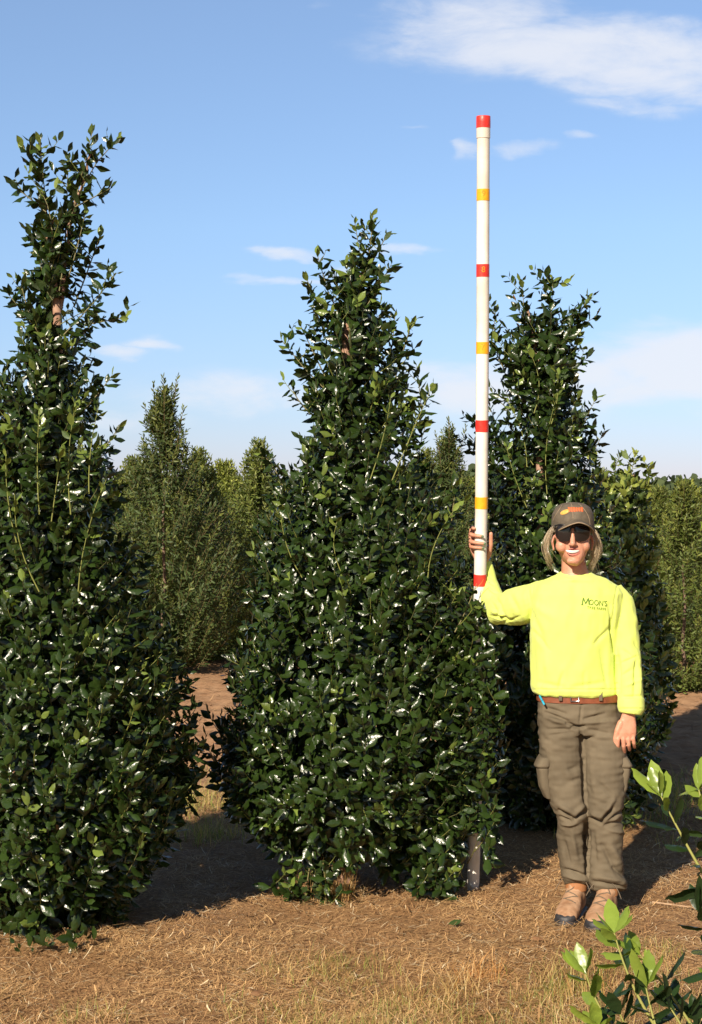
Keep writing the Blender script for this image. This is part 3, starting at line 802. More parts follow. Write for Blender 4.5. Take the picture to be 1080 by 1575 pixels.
M_boot = noisy('tan_boot_leather', (.29, .155, .08), (.43, .27, .165), 22, .75, .35, 150)
M_collar = noisy('boot_collar', (.33, .14, .055), (.38, .17, .07), 25, .6, .2, 150)
M_rubber = noisy('boot_rubber', (.018, .018, .022), (.035, .034, .038), 40, .55, .3, 120)
M_lace = noisy('boot_lace', (.10, .075, .05), (.16, .12, .08), 150, .8)
M_nail = noisy('nail_polish', (.10, .16, .08), (.13, .20, .10), 10, .25)
M_nail2 = noisy('lime_nail_polish', (.40, .62, .20), (.44, .66, .22), 10, .25)
M_ink = noisy('green_print', (.085, .17, .012), (.10, .19, .02), 60, .7)
M_ink2 = noisy('pale_green_print', (.16, .27, .02), (.19, .30, .03), 60, .7)
M_pen = noisy('blue_plastic', (.02, .36, .55), (.03, .40, .60), 20, .35)

woman = thing('person', 'woman in bright yellow green long sleeve shirt, brown cap and sunglasses holding the pole', 'person', (W(892, 1412, 6.0)[0], 6.0, 0))

def tilt(ring, k):
    ring = ring.copy(); yc = ring[:, 1].mean(); ring[:, 2] -= k * (ring[:, 1] - yc); return ring
def sect(py, cx, hw, fr, bk, Y, p=2.3, tl=0.0, n=28): return tilt(oval(W(cx, py, Y), hw, fr, bk, n, p), tl)

# --- body: one continuous skin from the head to the feet
body = Bag()
HY = 6.0
body.loft([sect(*s, HY, 2.15) for s in (
    (869.5, 881, .012, .080, -.055), (866, 881, .027, .090, -.03), (861, 881, .040, .094, .0), (855, 881, .049, .094, .035), (847, 881, .0565, .092, .07), (838, 881, .0625, .090, .085),
    (828, 881, .067, .087, .095), (818, 881, .0695, .086, .10), (805, 881, .071, .085, .10), (792, 881, .068, .074, .09), (782, 881, .054, .052, .066), (776, 881, .03, .03, .04))][::-1])
body.tube([W(881, 812, HY - .086), W(881, 826, HY - .096), W(881, 836, HY - .110)], [.0075, .0092, .0112], 12)            # nose
body.ball(W(876.6, 837.5, HY - .100), (.007, .010, .006)); body.ball(W(885.4, 837.5, HY - .100), (.007, .010, .006))
for s in (-1, 1):
    body.ball(W(881 + s * 16.5, 840, HY - .056), (.026, .025, .026))       # cheeks of a smile
    body.tube([W(881 + s * 29.5, 827, HY + .005), W(881 + s * 31.5, 834, HY + .004), W(881 + s * 29.5, 844, HY + .002)], [.012, .013, .009], 10, .45, (1, 0, 0))   # ears
    body.tube([W(881 + s * 22, 812, HY - .071), W(881 + s * 8, 810, HY - .088)], .008, 10)                               # brow
body.ball(W(881, 863, HY - .080), (.024, .018, .014))
body.tube([W(869, 844.6, HY - .086), W(875.5, 843.6, HY - .0940), W(881, 843.9, HY - .0955), W(886.5, 843.6, HY - .0940), W(893, 844.6, HY - .086)], [.002, .003, .003, .003, .002], 8)   # upper lip
body.tube([W(870.5, 848, HY - .086), W(875.5, 852.6, HY - .0935), W(881, 854.0, HY - .095), W(886.5, 852.6, HY - .0935), W(891.5, 848, HY - .086)], [.0022, .0036, .0042, .0036, .0022], 8)   # lower lip
body.loft([sect(*s) for s in ((858, 882, .046, .035, .06, 6.03), (872, 883, .049, .045, .06, 6.03), (882, 885, .056, .055, .062, 6.035), (890, 886, .085, .07, .07, 6.04), (896, 886, .10, .06, .07, 6.05))][::-1])
body.loft([sect(*s, 2.6) for s in ((894, 886, .10, .07, .07, 6.05), (905, 886, .125, .075, .08, 6.05), (940, 886, .155, .10, .09, 6.05), (1000, 886, .14, .095, .09, 6.05), (1050, 888, .14, .09, .09, 6.05), (1090, 890, .142, .075, .09, 6.05), (1125, 892, .13, .062, .085, 6.05))][::-1])
LEG1 = [(1095, 864, 6.05), (1180, 867, 6.03), (1255, 880, 6.02), (1310, 882, 6.05), (1385, 887, 6.065)]
LEG2 = [(1095, 920, 6.05), (1180, 929, 6.02), (1255, 930, 6.0), (1310, 931, 6.02), (1390, 934, 6.02)]
for lg in (LEG1, LEG2): body.tube([W(x, y, Y) for y, x, Y in lg], [.074, .064, .040, .038, .032], 16)
body.tube([(.905, 6.08, .045), (.87, 5.99, .04), (.84, 5.92, .03)], [.034, .034, .026], 12); body.tube([(1.025, 6.03, .045), (.98, 5.92, .04), (.95, 5.83, .03)], [.034, .034, .026], 12)
# her left arm hangs by her side; her right arm is raised to the pole
body.tube([W(938, 918, 6.06), W(958, 962, 6.03), W(966, 1010, 6.01), W(968, 1060, 5.98), W(967, 1098, 5.96)], [.036, .038, .036, .032, .0235], 16)
body.tube([W(838, 918, 6.08), W(800, 930, 6.17), W(768, 942, 6.285), W(756, 918, 6.335), W(746, 880, 6.375), W(742, 866, 6.38)], [.045, .043, .040, .036, .027, .023], 16)
# hanging hand: back of the hand to the viewer, thumb on the thigh side
AY = 5.955
body.loft([sect(*s, 2.4, 0, 20) for s in ((1094, 967, .0235, .018, .018, AY), (1104, 966, .029, .017, .018, AY), (1115, 964.5, .037, .016, .018, AY - .003), (1126, 963, .041, .015, .017, AY - .006), (1133, 962.5, .040, .012, .015, AY - .006))][::-1])
for (x0, x1, x2, y1, y2, r) in ((951.5, 950.2, 951.5, 1146, 1157.5, .0081), (958.8, 959.3, 960.8, 1147.5, 1157, .0083), (966.2, 967.2, 968.4, 1146, 1153.5, .0080), (973.2, 975.2, 976.0, 1143, 1149.5, .0076)):
    body.tube([W(x0, 1129, AY - .008), W(x0 * .5 + x1 * .5, 1137, AY - .013), W(x1, y1, AY - .008), W((x1 + x2) / 2, (y1 + y2) / 2, AY + .004), W(x2, y2, AY + .019)], [r * 1.1, r * 1.05, r, r * .92, r * .78], 12)
body.tube([W(955, 1112, AY - .006), W(949.5, 1124, AY - .010), W(946.5, 1136, AY - .008), W(946, 1146, AY - .002)], [.014, .0115, .0095, .0078], 12)
# gripping hand: palm behind the pole, four fingers round its left side to the front, thumb up the right side
def P0(py): return pole_pt(py)
for (py, dx, hw, dy) in (): pass
pr = []
for (py, dx, hw, fr, bk) in ((870, .008, .022, .018, .018), (860, .004, .028, .017, .017), (850, -.002, .035, .015, .016), (838, -.008, .039, .013, .015), (824, -.013, .036, .012, .014), (812, -.016, .028, .011, .012)):
    c = P0(py); pr.append(oval((c[0] + dx, c[1] + .046, c[2]), hw, fr, bk, 20, 2.5))
body.loft(pr)
def arc(py, f0, f1, drop, r0, r1):
    c = P0(py); pts = []
    for t in np.linspace(0, 1, 8):
        ph = R(f0 + (f1 - f0) * t); rr = r0 + (r1 - r0) * min(1, t * 1.6)
        pts.append((c[0] - rr * math.sin(ph), c[1] - rr * math.cos(ph), c[2] + .006 - drop * t))
    return pts
FING = [(813.5, 150, 58, .004, .0082), (823, 148, 2, .010, .0088), (833.5, 146, -12, .012, .0086), (842.5, 144, -4, .006, .0076)]
for (py, f0, f1, dr, r) in FING: body.tube(arc(py, f0, f1, dr, .050, PR + r * .95), np.linspace(r * 1.12, r * .82, 8), 12, up=(0, 0, 1))
c = P0(856)
body.tube([W(744, 863, c[1] + .045), W(751.5, 853, c[1] + .034), W(755, 838, c[1] + .014), W(755.3, 821, c[1] + .002)], [.016, .0135, .0105, .0085], 12)
bm = remesh(body, 'body', .0028, 4, .5)
bo = link('body', bm, [M_skin, M_lip], woman)
# lips take their own colour
cen = np.empty(len(bm.polygons) * 3, np.float32); bm.polygons.foreach_get('center', cen); cen = cen.reshape(-1, 3)
qx = 540 + cen[:, 0] * F / cen[:, 1]; qy = Y_HOR + (H_CAM - cen[:, 2]) * F / cen[:, 1]
lipm = (np.abs(qx - 881) < 12) & (cen[:, 1] < HY - .083) & (((qx - 881) / 12) ** 2 + ((qy - 849.2) / 6.0) ** 2 < 1)
bm.polygons.foreach_set('material_index', lipm.astype(np.int32))
# teeth: a curved strip between the lips
b = Bag(); pts = []
for s in np.linspace(-1, 1, 13): pts.append(W(881 + s * 10.2, 848.2 - 2.2 * (s * s) + .6, HY - .0985 + .010 * s * s))
b.tube(pts, [0.0016 + .0040 * math.sqrt(max(0, 1 - (i / 6 - 1) ** 2)) for i in range(13)], 10, .45, up=(0, -1, 0)); b.build('teeth', M_teeth, bo)
for (py, f0, f1, dr, r) in FING[1:]:
    p = arc(py, f0, f1, dr, .050, PR + r * .95); b = Bag(); d = np.array(p[-1]) - np.array(p[-2]); ph = R(f1 - 3)
    b.ball(np.array(p[-1]) + d / np.linalg.norm(d) * .0045 + np.array([-math.sin(ph), -math.cos(ph), 0]) * r * .62, (.0058, .0030, .0052), 10); b.build('nail', M_nail, bo)
b = Bag(); b.ball(W(944.8, 1148.5, AY - .006), (.004, .003, .0055), 10); b.build('nail', M_nail2, bo)

def folds(me, lst, Yr=6.0, amp=1.35):
    """cloth folds: ridges and grooves along lines on the front of a garment (photo rows and columns give where on the cloth)"""
    V = coords(me); N = normals(me)
    qx = 540 + V[:, 0] * F / V[:, 1]; qy = Y_HOR + (H_CAM - V[:, 2]) * F / V[:, 1]
    D = np.zeros(len(V)); front = np.clip(.25 - N[:, 1], 0, .5) * 2
    for (x0, y0, x1, y1, a, w) in lst:
        ex, ey = x1 - x0, y1 - y0; LL = ex * ex + ey * ey + 1e-6
        t = np.clip(((qx - x0) * ex + (qy - y0) * ey) / LL, 0, 1)
        d = np.hypot(qx - x0 - t * ex, qy - y0 - t * ey)
        k = np.exp(-(d / w) ** 2) * (.35 + .65 * np.sin(math.pi * np.clip(t * .9 + .05, 0, 1)))
        D += a * k * .001
    V += N * (D * front * amp)[:, None]
    return V, N

# --- trousers
tb = Bag()
tb.loft([sect(*s, 2.5) for s in ((1066, 890, .160, .098, .10, 6.05), (1078, 890, .163, .102, .105, 6.05), (1095, 891, .168, .105, .118, 6.05), (1112, 892, .169, .104, .12, 6.05), (1126, 893, .162, .098, .112, 6.05))][::-1])
tb.loft([sect(*s) for s in ((1100, 861, .082, .10, .11, 6.05), (1130, 863, .090, .100, .108, 6.05), (1165, 865, .086, .096, .10, 6.04), (1200, 868, .082, .09, .094, 6.03), (1235, 874, .074, .085, .085, 6.02), (1252, 879, .064, .080, .08, 6.02), (1262, 880, .058, .070, .08, 6.025),
        (1285, 879, .056, .068, .08, 6.04), (1310, 880, .056, .068, .078, 6.045), (1335, 883, .056, .070, .075, 6.05), (1352, 886, .054, .068, .075, 6.055, 2.3, .16), (1361, 888, .051, .062, .075, 6.06, 2.3, .30))][::-1])
tb.loft([sect(*s) for s in ((1100, 921, .084, .10, .11, 6.05), (1130, 927, .086, .100, .106, 6.045), (1165, 930, .085, .098, .10, 6.03), (1200, 931, .080, .092, .094, 6.01), (1235, 930, .073, .087, .085, 6.0), (1254, 930, .069, .083, .08, 6.0), (1264, 931, .067, .074, .08, 6.005),
        (1285, 931, .068, .072, .08, 6.01), (1310, 931, .069, .072, .078, 6.015), (1340, 932, .071, .074, .08, 6.015), (1358, 936, .074, .078, .085, 6.015, 2.3, .14), (1370, 938, .070, .070, .085, 6.02, 2.3, .28))][::-1])
tm = remesh(tb, 'trousers', .0036, 8, .5)
TF = [(880, 1119, 899, 1118, -15, 2.4), (872, 1112, 886, 1117, -9, 2.2), (840, 1096, 874, 1109, -7, 2.4), (838, 1088, 870, 1098, -5, 2.5), (838, 1103, 868, 1113, 5, 3), (842, 1122, 878, 1122, -6, 2.6), (846, 1131, 880, 1126, -4, 2.6),
      (899, 1106, 930, 1098, -6, 2.6), (900, 1112, 936, 1110, 4, 3), (902, 1122, 935, 1128, -4, 3), (895, 1083, 892, 1112, -4, 2), (893, 1122, 897, 1170, -9, 2.6), (897, 1170, 901, 1236, -10, 2.8), (902, 1268, 904, 1345, -14, 3),
      (860, 1246, 884, 1260, -11, 2.4), (884, 1260, 903, 1247, -11, 2.4), (862, 1238, 884, 1252, 9, 4), (884, 1252, 900, 1238, 7, 4), (862, 1256, 880, 1265, -7, 2.2), (866, 1268, 886, 1266, 6, 3),
      (906, 1258, 924, 1266, -11, 2.4), (924, 1266, 943, 1243, -11, 2.6), (908, 1250, 924, 1257, 9, 4), (926, 1255, 944, 1230, 8, 4), (938, 1262, 960, 1246, -8, 2.5), (930, 1270, 958, 1264, -6, 2.4), (935, 1276, 962, 1282, 5, 3),
      (868, 1178, 880, 1205, 4, 6), (872, 1185, 890, 1180, -4, 4), (870, 1205, 890, 1200, -4, 4), (915, 1200, 940, 1222, -4, 4), (910, 1180, 916, 1225, 5, 6),
      (866, 1290, 876, 1330, -6, 4), (880, 1280, 888, 1325, 5, 4), (868, 1338, 898, 1346, -9, 2.6), (868, 1347, 898, 1354, 7, 3), (912, 1280, 916, 1330, -5, 4), (926, 1300, 950, 1345, -6, 4), (940, 1300, 956, 1330, 6, 5), (914, 1356, 962, 1366, -9, 2.8), (916, 1347, 958, 1356, 7, 4), (945, 1335, 964, 1350, -7, 3)]
V, N = folds(tm, TF, 6.0, 1.8)
V += N * (.008 * vnoise(V * [1, 1, .7], 18) + .006 * vnoise(V * [.7, .7, 2.2] + 3, 30) + .0045 * vnoise(V * [.8, .8, 1.6], 42))[:, None]
tm.vertices.foreach_set('co', V.astype(np.float32).ravel()); tm.update()
tro = link('trousers', tm, M_trous, woman)
def flap(pts, thick, mat, name, parent):
    """a sewn-on patch: outline pushed onto the cloth"""
    b = Bag(); top = [np.array(p) for p in pts]; ce = np.mean(top, 0)
    b.loft([np.array([p + np.array([0, thick, 0]) for p in top]), np.array(top), np.array([ce + (p - ce) * .93 - np.array([0, .002, 0]) for p in top])])
    return b.build(name, mat, parent)
def bent_box(c0, c1, hw, th, name, mat, parent, n=6):
    pass
for (cx, cy, s, Yo) in ((836, 1190, -1, 6.0), (957, 1190, 1, 5.985)):
    pk = Bag(); pk.loft([sect(y, x, hw, fr, bk, Yo + .03, 3.2) for (y, x, hw, fr, bk) in ((1170, cx, .022, .055, .055), (1180, cx + s * 1.5, .025, .062, .06), (1210, cx - s * 2, .022, .058, .056), (1226, cx - s * 7, .014, .048, .046))][::-1])
    pkm = remesh(pk, 'pocket', .004, 4, .5); V = coords(pkm); V += normals(pkm) * (.005 * vnoise(V, 35))[:, None]; pkm.vertices.foreach_set('co', V.astype(np.float32).ravel())
    pko = link('pocket', pkm, M_trous, tro)
    fl = Bag(); fl.loft([sect(y, x, hw, fr, bk, Yo + .03, 3.2, tl) for (y, x, hw, fr, bk, tl) in ((1162, cx - s * 1, .019, .056, .055, .0), (1168, cx, .026, .064, .062, .05), (1177, cx + s * 2, .032, .070, .066, .10), (1180, cx + s * 2, .027, .064, .06, .10))][::-1])
    flm = remesh(fl, 'pocket_flap', .004, 3, .5); link('pocket_flap', flm, M_trous, pko)
b = Bag(); b.box(W(924, 1071, 6.05 - .110), (.0065, .003, .017)); b.build('belt_loop', M_trous, tro)
b = Bag(); b.box(W(862, 1071, 6.05 - .108), (.0065, .003, .017)); b.build('belt_loop', M_trous, tro)
# --- belt
b = Bag(); rr = []
for k, (dz, o) in enumerate(((-.016, .0), (-.015, .004), (.015, .004), (.016, .0))):
    ring = oval(W(890, 1071, 6.05) + np.array([0, 0, dz]), .1635 + o, .1025 + o, .106 + o, 48, 2.5)
    rr.append(ring)
b.loft(rr); belt = b.build('belt', M_belt, woman)
b = Bag(); bc = W(884, 1072, 6.05 - .112)
b.tube([bc + np.array(q) for q in ((-.016, 0, .017), (.016, 0, .017), (.016, 0, -.017), (-.016, 0, -.017), (-.016, 0, .017))], .0026, 8); b.build('buckle', M_steel, belt)

# --- shirt
sb = Bag()
sb.loft([sect(*s) for s in ((880, 886, .058, .062, .066, 6.035, 2.2, -.20), (885, 886, .082, .072, .074, 6.04, 2.2, -.12), (891, 887, .125, .086, .084, 6.045, 2.3), (899, 888, .162, .10, .092, 6.05, 2.4), (912, 889, .182, .116, .10, 6.05, 2.5), (940, 886, .181, .130, .105, 6.05, 2.5),
        (965, 883, .175, .132, .108, 6.05, 2.5), (1000, 883, .174, .126, .11, 6.05, 2.5), (1035, 884, .175, .124, .114, 6.05, 2.5), (1054, 884.5, .176, .127, .118, 6.05, 2.5, -.02), (1063, 885, .173, .122, .116, 6.05, 2.5, -.03), (1067, 886, .165, .112, .11, 6.05, 2.5, -.04))][::-1])
sb.tube([W(938, 912, 6.06), W(952, 928, 6.05), W(961, 960, 6.03), W(964.5, 1000, 6.01), W(968, 1040, 5.985), W(970.5, 1075, 5.97)], [.060, .060, .0565, .054, .0525, .050], 22, round_ends=False)
sb.tube([W(970, 1070, 5.972), W(971, 1077, 5.968), W(971, 1090, 5.96), W(970, 1098, 5.957)], [.044, .0535, .0525, .043], 22, round_ends=False)
sb.tube([W(845, 918, 6.06), W(815, 928, 6.13), W(787, 935, 6.21), W(768, 938, 6.27), W(757, 922, 6.325), W(750.5, 898, 6.36), W(746, 872, 6.378)], [.072, .078, .076, .066, .052, .043, .033], 22)
sm = remesh(sb, 'shirt', .0036, 9, .5)
SF = [(951, 897, 945, 930, -2, 1.6), (945, 930, 944, 962, -2.4, 1.6), (822, 893, 815, 930, -2, 1.6), (952, 1090, 989, 1090, -2, 1.4), (818, 1061, 951, 1061, -3, 1.6), (955, 1020, 980, 1010, -4, 2.2), (962, 1055, 986, 1045, 3, 2.5), (815, 965, 845, 1000, -4, 3), (940, 965, 915, 990, -4, 3), (770, 960, 800, 948, -4, 2), (760, 932, 766, 950, -6, 2), (863, 888, 881, 893, 3, 1.6), (881, 893, 908, 888, 3, 1.6), (830, 1058, 838, 1030, -4, 3), (860, 1058, 866, 1035, -3, 3), (900, 1058, 898, 1035, -3, 3), (935, 1055, 930, 1025, -4, 3), (946, 1003, 941, 955, -9, 3), (938, 930, 944, 975, -4, 3), (949, 1010, 951, 1065, -10, 3), (976, 1068, 980, 1015, -7, 3), (984, 1070, 986, 1030, 4, 3), (958, 1000, 975, 1012, -4, 3), (956, 1040, 972, 1030, -4, 3), (960, 1072, 984, 1071, -6, 2),
      (757, 948, 790, 955, -5, 2.5), (757, 940, 775, 948, 5, 3), (765, 930, 778, 952, -6, 3), (762, 918, 770, 935, -7, 2.5), (785, 915, 800, 945, -4, 4), (812, 905, 817, 955, -6, 3.5), (818, 945, 835, 985, -5, 5), (822, 930, 850, 950, 4, 6),
      (830, 1050, 870, 1058, -4, 4), (880, 1057, 930, 1050, -4, 4), (840, 1000, 850, 1050, 4, 8), (925, 990, 930, 1045, -4, 6), (905, 1000, 900, 1045, 3.5, 8), (870, 900, 880, 930, 2.5, 8), (975, 985, 984, 1000, -3, 3), (820, 990, 822, 1050, -4, 4), (862, 893, 910, 893, 3, 2.5), (746, 880, 757, 888, -5, 2), (748, 890, 760, 899, -5, 2), (750, 903, 764, 912, -6, 2.2)]
V, N = folds(sm, SF, 6.0, 1.7)
V += N * (.007 * vnoise(V * [1.3, 1, .55], 13) + .005 * vnoise(V * [1.2, 1, .7], 36))[:, None]
sm.vertices.foreach_set('co', V.astype(np.float32).ravel()); sm.update()
shirt = link('shirt', sm, M_shirt, woman)
sbv = BVHTree.FromPolygons([tuple(v) for v in coords(sm)], [tuple(p.vertices) for p in sm.polygons])
def strokes(lines, w, name):
    b = Bag()
    for (x0, y0, x1, y1) in lines:
        p, q = np.array([x0, y0]), np.array([x1, y1]); d = (q - p) / np.linalg.norm(q - p); nrm = np.array([-d[1], d[0]]) * w / 2
        k = 7; V = []
        for i in range(k):
            c = p + (q - p) * i / (k - 1); V += [(*(c - nrm), 0), (*(c + nrm), 0)]
        b.add(np.array(V), [(2 * i, 2 * i + 2, 2 * i + 3, 2 * i + 1) for i in range(k - 1)])
    return b.mesh(name)
link('chest_lettering', lay_on(strokes([(-.0135, -.013, -.0105, .014), (-.0105, .014, -.0005, -.008), (-.0005, -.008, .0095, .014), (.0095, .014, .0135, -.012), (-.017, -.0125, -.009, -.0135)], .0042, 'chest_lettering'), sbv, W(900.8, 925.0, 5.93), R(5), .003), M_ink, shirt, False)
link('chest_lettering', lay_on(text_mesh("OON'S", .030, .0), sbv, W(920.0, 927.6, 5.93), R(6), .003, .82), M_ink, shirt, False)
link('chest_lettering', lay_on(text_mesh("TREE FARM", .0150, .0), sbv, W(917, 935.4, 5.93), R(6), .004, 1.02), M_ink2, shirt, False)

# --- cap
cb = Bag(); CY = 6.005
cb.loft([sect(*s, 2.2, tl, 36) for (s, tl) in (((817, 881, .080, .094, .10, CY), .14), ((813, 881, .0835, .098, .102, CY), .13), ((800, 881, .0835, .099, .10, CY), .10), ((790, 881, .080, .094, .093, CY), .06), ((781, 881, .0685, .080, .078, CY), .03), ((775, 881, .047, .054, .052, CY), 0), ((772.3, 881, .016, .018, .018, CY), 0))])
capm = remesh(cb, 'cap', .004, 3, .5); V = coords(capm); V += normals(capm) * (.0025 * vnoise(V, 28))[:, None]; capm.vertices.foreach_set('co', V.astype(np.float32).ravel())
cap = link('cap', capm, M_cap, woman)
def brim_grid(off, ns=25, nt=9, edge=0.0):
    rows = []
    for i in range(nt):
        t = i / (nt - 1); row = []
        for j in range(ns):
            s = -1 + 2 * j / (ns - 1)
            x = s * .083 * (1 - .06 * t)
            yi = -.095 * math.sqrt(max(0, 1 - (s * .93) ** 2)) - .002
            ext = .066 * (1 - abs(s) ** 2.6) ** .62 if abs(s) < 1 else 0
            z = -.050 * abs(s) ** 1.7 - .012 * t * (1 - s * s) + .003
            row.append((x, yi - ext * t, z + off))
        rows.append(row)
    return rows
b = Bag(); g0 = brim_grid(.0022); g1 = brim_grid(-.0022); o = W(881, 799.5, CY); ns, nt = 25, 9
V = [np.array(p) + o for row in g0 for p in row] + [np.array(p) + o for row in g1 for p in row]; K = ns * nt; Fc = []
for i in range(nt - 1):
    for j in range(ns - 1):
        a = i * ns + j; Fc += [(a, a + 1, a + ns + 1, a + ns), (K + a, K + a + ns, K + a + ns + 1, K + a + 1)]
for j in range(ns - 1):
    a = (nt - 1) * ns + j; Fc.append((a, a + 1, K + a + 1, K + a)); a = j; Fc.append((a + 1, a, K + a, K + a + 1))
b.add(np.array(V), Fc); brim = b.build('brim', M_cap, cap)
b = Bag(); b.tube([np.array(p) + o + np.array([0, -.001, -.0022]) for p in g0[-1]], .0022, 8); b.build('edge_stitching', M_stitch, brim)
cbv = BVHTree.FromPolygons([tuple(v) for v in coords(capm)], [tuple(p.vertices) for p in capm.polygons])
def decal(name, outline, mat, parent, tree, th=.002):
    me = bpy.data.meshes.new(name); ce = np.mean(outline, 0); pts = []; Fc = []
    n = len(outline)
    for k, sc in enumerate((1.0, .85, .45)):
        for (x, z) in outline: pts.append((ce[0] + (x - ce[0]) * sc, ce[1] + (z - ce[1]) * sc, th * (0 if k == 0 else 1)))
    V = []
    for (x, z, l) in pts:
        h = tree.ray_cast(Vector((x, 5.2, z)), Vector((0, 1, 0)), 2); V.append((x, (h[0].y if h[0] else 5.9) - l - .0005, z))
    for k in range(2):
        for i in range(n): j = (i + 1) % n; Fc.append((k * n + i, k * n + j, (k + 1) * n + j, (k + 1) * n + i))
    Fc.append(tuple(2 * n + i for i in range(n)))
    me.from_pydata(V, [], Fc); return link(name, me, mat, parent)
YE = CY - .09
def pxz(lst): return [(W(x, y, YE)[0], W(x, y, YE)[2]) for x, y in lst]
decal('emblem', pxz([(869.5 + 6.4 * math.cos(a) * 1.0 + 1.2 * math.sin(a), 787.6 - 3.8 * math.sin(a) - 1.6 * math.cos(a)) for a in np.linspace(0, 6.283, 18, endpoint=False)]), M_gold, cap, cbv)
for i, x in enumerate((876.0, 880.0, 884.0, 888.0, 892.0, 896.0)):
    h = 3.6 if i in (0, 1, 2, 5) else 3.1
    decal('embroidery', pxz([(x - 1.7, 783.5 - h), (x + 1.6, 783.6 - h), (x + 1.7, 783.6 + h), (x - 1.6, 783.5 + h)]), M_orange, cap, cbv, .0016)
# seam stitching down the front and the two side seams
for xs_ in ((881, 772.8, 881, 797), (870, 774, 853, 812), (892, 774, 909, 812)):
    p = []
    for t in np.linspace(0.02, 1, 12):
        bow = math.sin(t * math.pi) * (0 if xs_[0] == 881 else (-4.5 if xs_[0] < 881 else 4.5))
        q = W(xs_[0] + (xs_[2] - xs_[0]) * t + bow, xs_[1] + (xs_[3] - xs_[1]) * t, YE)
        h = cbv.ray_cast(Vector((q[0], 5.2, q[2])), Vector((0, 1, 0)), 2)
        if h[0]: p.append((q[0], h[0].y - .0003, q[2]))
    b = Bag(); b.tube(p, .0011, 6); b.build('seam', M_stitch, cap)

# --- sunglasses
gl = Bag(); GY = HY - .098
gl.tube([W(854, 808.5, GY + .028), W(862, 806.5, GY + .008), W(872, 807.5, GY), W(881, 809.5, GY - .002), W(890, 807.5, GY), W(900, 806.5, GY + .008), W(908, 808.5, GY + .028)], .0028, 8)
gl.tube([W(876, 818, GY - .006), W(878, 812.5, GY - .006), W(881, 811.3, GY - .006), W(884, 812.5, GY - .006), W(886, 818, GY - .006)], .0024, 8)
for s in (-1, 1): gl.tube([W(881 + s * 27, 810, GY + .028), W(881 + s * 28.2, 812, GY + .06), W(881 + s * 28.4, 817, GY + .105)], .003, 8)
glo = gl.build('sunglasses', M_frame, woman)
for s in (-1, 1):
    n, m = 22, 6; V = []; Fc = []
    for side in (0, 1):
        for i in range(m + 1):
            for j in range(n):
                a = 2 * math.pi * j / n; q = i / m
                ex = np.sign(math.cos(a)) * abs(math.cos(a)) ** .75 * 12.3 * q; ey = np.sign(math.sin(a)) * abs(math.sin(a)) ** .8 * 13.0 * q
                ey2 = ey + (1.8 * s * ex / 12 if ey > 0 else 0) * -1
                px = 881 + s * 14.6 + ex; py = 819.8 + ey2
                off = abs(px - 881) / 387
                V.append(W(px, py, GY - .004 + 6.0 * off ** 2 - .003 * (1 - q * q) + .0022 * side))
    K = (m + 1) * n
    for i in range(m):
        for j in range(n):
            k = (j + 1) % n; a, b2, c2, d2 = i * n + j, i * n + k, (i + 1) * n + k, (i + 1) * n + j
            Fc += [(a, b2, c2, d2), (K + a, K + d2, K + c2, K + b2)]
    for j in range(n): k = (j + 1) % n; Fc.append((m * n + j, m * n + k, K + m * n + k, K + m * n + j))
    bb = Bag(); bb.add(np.array(V), Fc); bb.build('lens', M_glass, glo)

# --- hair: loose blonde locks under the cap
def hair(part):
    V, Q, T = [], [], []; o = 0
    G = [([(851, 812, 5.985), (843, 826, 5.98), (840.5, 846, 5.99), (848, 866, 6.02)], 4.0, 26), ([(850, 815, 6.0), (838, 828, 6.01), (836.5, 850, 6.02), (850, 876, 6.05)], 2.6, 16), 
         ([(911, 812, 5.985), (919, 826, 5.985), (921.5, 843, 5.995), (909, 868, 6.02)], 4.2, 64), ([(912, 814, 5.99), (921.5, 830, 5.995), (925, 846, 6.0), (906, 879, 6.03)], 3.0, 52), ([(911, 822, 6.04), (916, 845, 6.06), (914, 868, 6.08), (918, 888, 6.10)], 6, 22), ([(908, 830, 6.07), (906, 860, 6.10), (912, 885, 6.13)], 6, 16)]
    for g, sp, cnt in [q for q in G if (q[0][0][0] < 881) == (part == 0)]:
        gp = np.array([W(*p) for p in g])
        for _ in range(int(cnt * 1.3)):
            t = np.linspace(0, 1, 12); j = np.array([np.interp(t, np.linspace(0, 1, len(gp)), gp[:, q]) for q in range(3)]).T
            for _s in range(3): j[1:-1] = (j[:-2] + j[1:-1] * 2 + j[2:]) / 4
            off = rng.normal(0, sp / 387 * .55, 3); e = rng.normal(0, sp / 387 * .8, 3)
            j = j + np.array([math.sin(rng.uniform(0, 6)) * .0025, 0, 0]) * np.sin(t * rng.uniform(4, 9) + rng.uniform(0, 6))[:, None] + off * (.5 + .5 * np.sin(t * math.pi))[:, None] + e * (t ** 2)[:, None]
            r = rng.uniform(.0003, .0008); cl = np.array([.50, .40, .27]) * rng.uniform(.5, 1.35)
            if rng.random() < .2: cl = np.array([.60, .50, .34])
            tg = unit(np.gradient(j, axis=0)); u = unit(np.cross(tg, np.array([.2, 1, .1]))); w = np.cross(tg, u)
            for k in range(12):
                for i in range(4):
                    an = i * math.pi / 2; rr = r * (1 - .7 * (k / 11) ** 2)
                    V.append(j[k] + rr * (math.cos(an) * u[k] + math.sin(an) * w[k])); T.append(cl)
            for k in range(11):
                for i in range(4): i2 = (i + 1) % 4; Q.append((o + k * 4 + i, o + k * 4 + i2, o + (k + 1) * 4 + i2, o + (k + 1) * 4 + i))
            o += 48
    return np_mesh('hair_lock', np.array(V), np.array(Q), None, np.array(T))
for part in (0, 1): link('hair_lock', hair(part), M_hair, woman)

